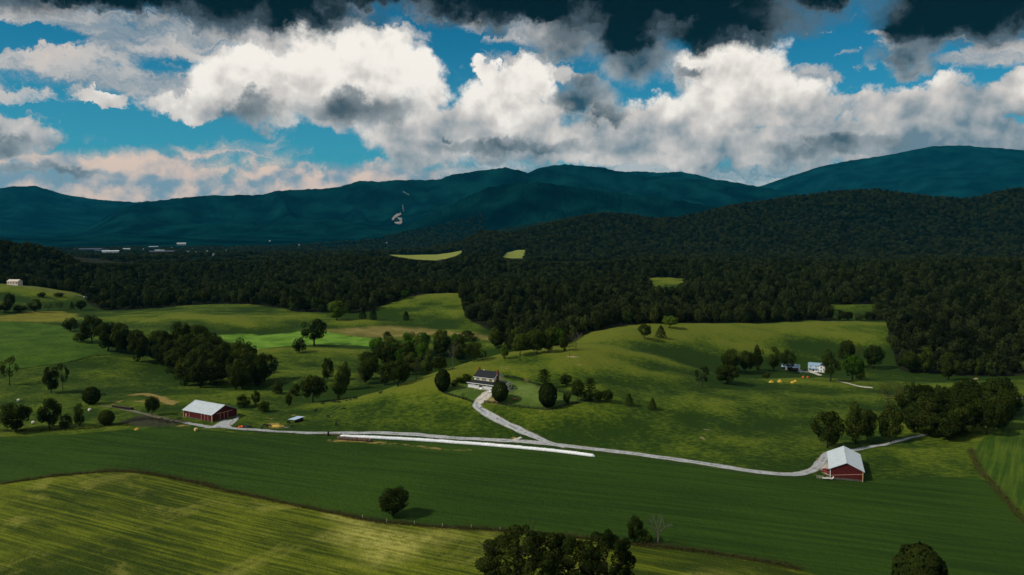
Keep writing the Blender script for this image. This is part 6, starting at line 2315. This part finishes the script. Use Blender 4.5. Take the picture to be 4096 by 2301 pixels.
def hay_machine(px, py, yaw, label, L, s=1.0):
    """drawn mower: two orange-hooded cutting units joined by a long drawbar"""
    h = empty('hay_mower', at(px, py), yaw)
    h.scale = (s,) * 3
    tag(h, label, 'farm machine')
    MB().tube([(0, 0, .75), (L, .1, .6)], .07, 6).build('drawbar', M_STEEL, h)
    MB().tube([(0, .35, .6), (L, .35, .5)], .04, 6).build('hydraulic_arm', M_STEEL, h)
    for x in (-.6, L + .7):
        hd = MB()
        hd.add([(x - .75, -.9, .35), (x + .75, -.9, .35), (x + .75, .9, .35), (x - .75, .9, .35), (x - .6, -.6, .8), (x + .45, -.6, .95), (x + .45, .6, .95), (x - .6, .6, .8)],
               [(3, 2, 1, 0), (4, 5, 6, 7), (0, 1, 5, 4), (1, 2, 6, 5), (2, 3, 7, 6), (3, 0, 4, 7)])
        hd.build('hood', M_ORANGE, h)
        for dy in (-.55, .55):
            MB().tube([(x, dy, .12), (x, dy, .3)], [.5, .42], 12).build('cutter_disc', M_STEEL, h)
        for dy in (-1.05, 1.05):
            MB().tube([(x + .2, dy - .1, .38), (x + .2, dy + .1, .38)], .38, 12).build('wheel', M_RUB, h)
        MB().box(x - .2, x + .2, -.25, .25, .95, 1.45).build('gearbox', M_STEEL if x > 0 else M_ORANGE, h)
    MB().tube([(L + .9, .2, 1.4), (L + 1.1, .3, 2.2)], [.12, .05], 6).build('upright', M_STEEL, h)
    return h


hay_machine(2022, 1598, R(-8), 'orange drawn mower with long drawbar on the yellow house lawn', 4.2)
hm2 = hay_machine(3216, 1512, R(4), 'orange farm machine on the lawn before the white farmhouse', 2.0, .95)


# ------------------------------------------------------------------ bare rock on the mountain
M_ROCK = mat('pale_rock', (.20, .18, .165), .95, .05, var=.35, scale=.03)
M_ROCK2 = mat('grey_rock', (.10, .13, .14), .95, .05, var=.35, scale=.03)


def scar(pts, m, label, name='rock_slide'):
    poly = np.array(pts, float)
    x0, x1, y0, y1 = poly[:, 0].min(), poly[:, 0].max(), poly[:, 1].min(), poly[:, 1].max()
    nx_, ny_ = max(3, int((x1 - x0) / 2.2) + 1), max(3, int((y1 - y0) / 1.6) + 1)
    gx_, gy_ = np.meshgrid(np.linspace(x0, x1, nx_), np.linspace(y0, y1, ny_))
    inn = poly_sd(gx_.ravel(), gy_.ravel(), poly) + 1.8 * fbm(gx_.ravel() / 4, gy_.ravel() / 4, 2, 3) > -.4
    rc = math.hypot(*tuple(at(poly[:, 0].mean(), poly[:, 1].mean()))[:2])
    rr = np.linspace(.88, 1.12, 140) * rc
    dd = np.array([px_dir(a, b) for a, b in zip(gx_.ravel(), gy_.ravel())])
    dd = dd / np.hypot(dd[:, 0], dd[:, 1])[:, None]
    X_, Y_, Z_ = dd[:, 0:1] * rr, dd[:, 1:2] * rr, CAM_H + dd[:, 2:3] * rr
    first = np.argmax(Z_ <= H(X_, Y_), axis=1)
    ii = np.arange(len(dd))
    V = [(x, y - 10, z + 5 + 4 * random.Random(i).random()) for i, (x, y, z) in enumerate(zip(X_[ii, first], Y_[ii, first], Z_[ii, first]))]
    F = []
    for j in range(ny_ - 1):
        for i in range(nx_ - 1):
            q = (j * nx_ + i, j * nx_ + i + 1, (j + 1) * nx_ + i + 1, (j + 1) * nx_ + i)
            if sum(inn[k] for k in q) >= 3:
                F.append(q)
    if not F:
        return
    used = sorted({k for f in F for k in f})
    re = {k: i for i, k in enumerate(used)}
    o = MB().add([V[k] for k in used], [tuple(re[k] for k in f) for f in F]).build(name, m)
    tag(o, label, 'rock')


scar([(1568, 882), (1572, 870), (1584, 860), (1604, 853), (1606, 862), (1592, 868), (1580, 876), (1574, 886)], M_ROCK, 'curved pinkish rock scar on the mountain, upper arc')
scar([(1590, 876), (1594, 872), (1609, 874), (1610, 892), (1604, 900), (1580, 897), (1578, 890), (1598, 890), (1600, 884)], M_ROCK, 'pale quarry face at the foot of the mountain scar')
scar([(1610, 822), (1615, 820), (1616, 848), (1611, 850)], M_ROCK2, 'thin grey rock streak above the quarry face')
scar([(1611, 768), (1618, 769), (1638, 781), (1636, 784), (1620, 776)], M_ROCK2, 'pale slanting rock slide high on the mountain')


# ------------------------------------------------------------------ air
hz_mb = MB().box(-33000, 33000, -33000, 33000, -140, 1850)
hz_m = bpy.data.materials.new('air')
hz_m.use_nodes = True
hz_m.node_tree.nodes.clear()
_h = NT(hz_m.node_tree)
_pv = _h.n('ShaderNodeVolumePrincipled')
_pv.inputs['Color'].default_value = (0.02, 0.50, 0.80, 1)
_pv.inputs['Density'].default_value = HAZE
_ho = _h.n('ShaderNodeOutputMaterial')
hz_m.node_tree.links.new(_pv.outputs[0], _ho.inputs['Volume'])
haze = hz_mb.build('haze', hz_m)
haze['kind'] = 'stuff'
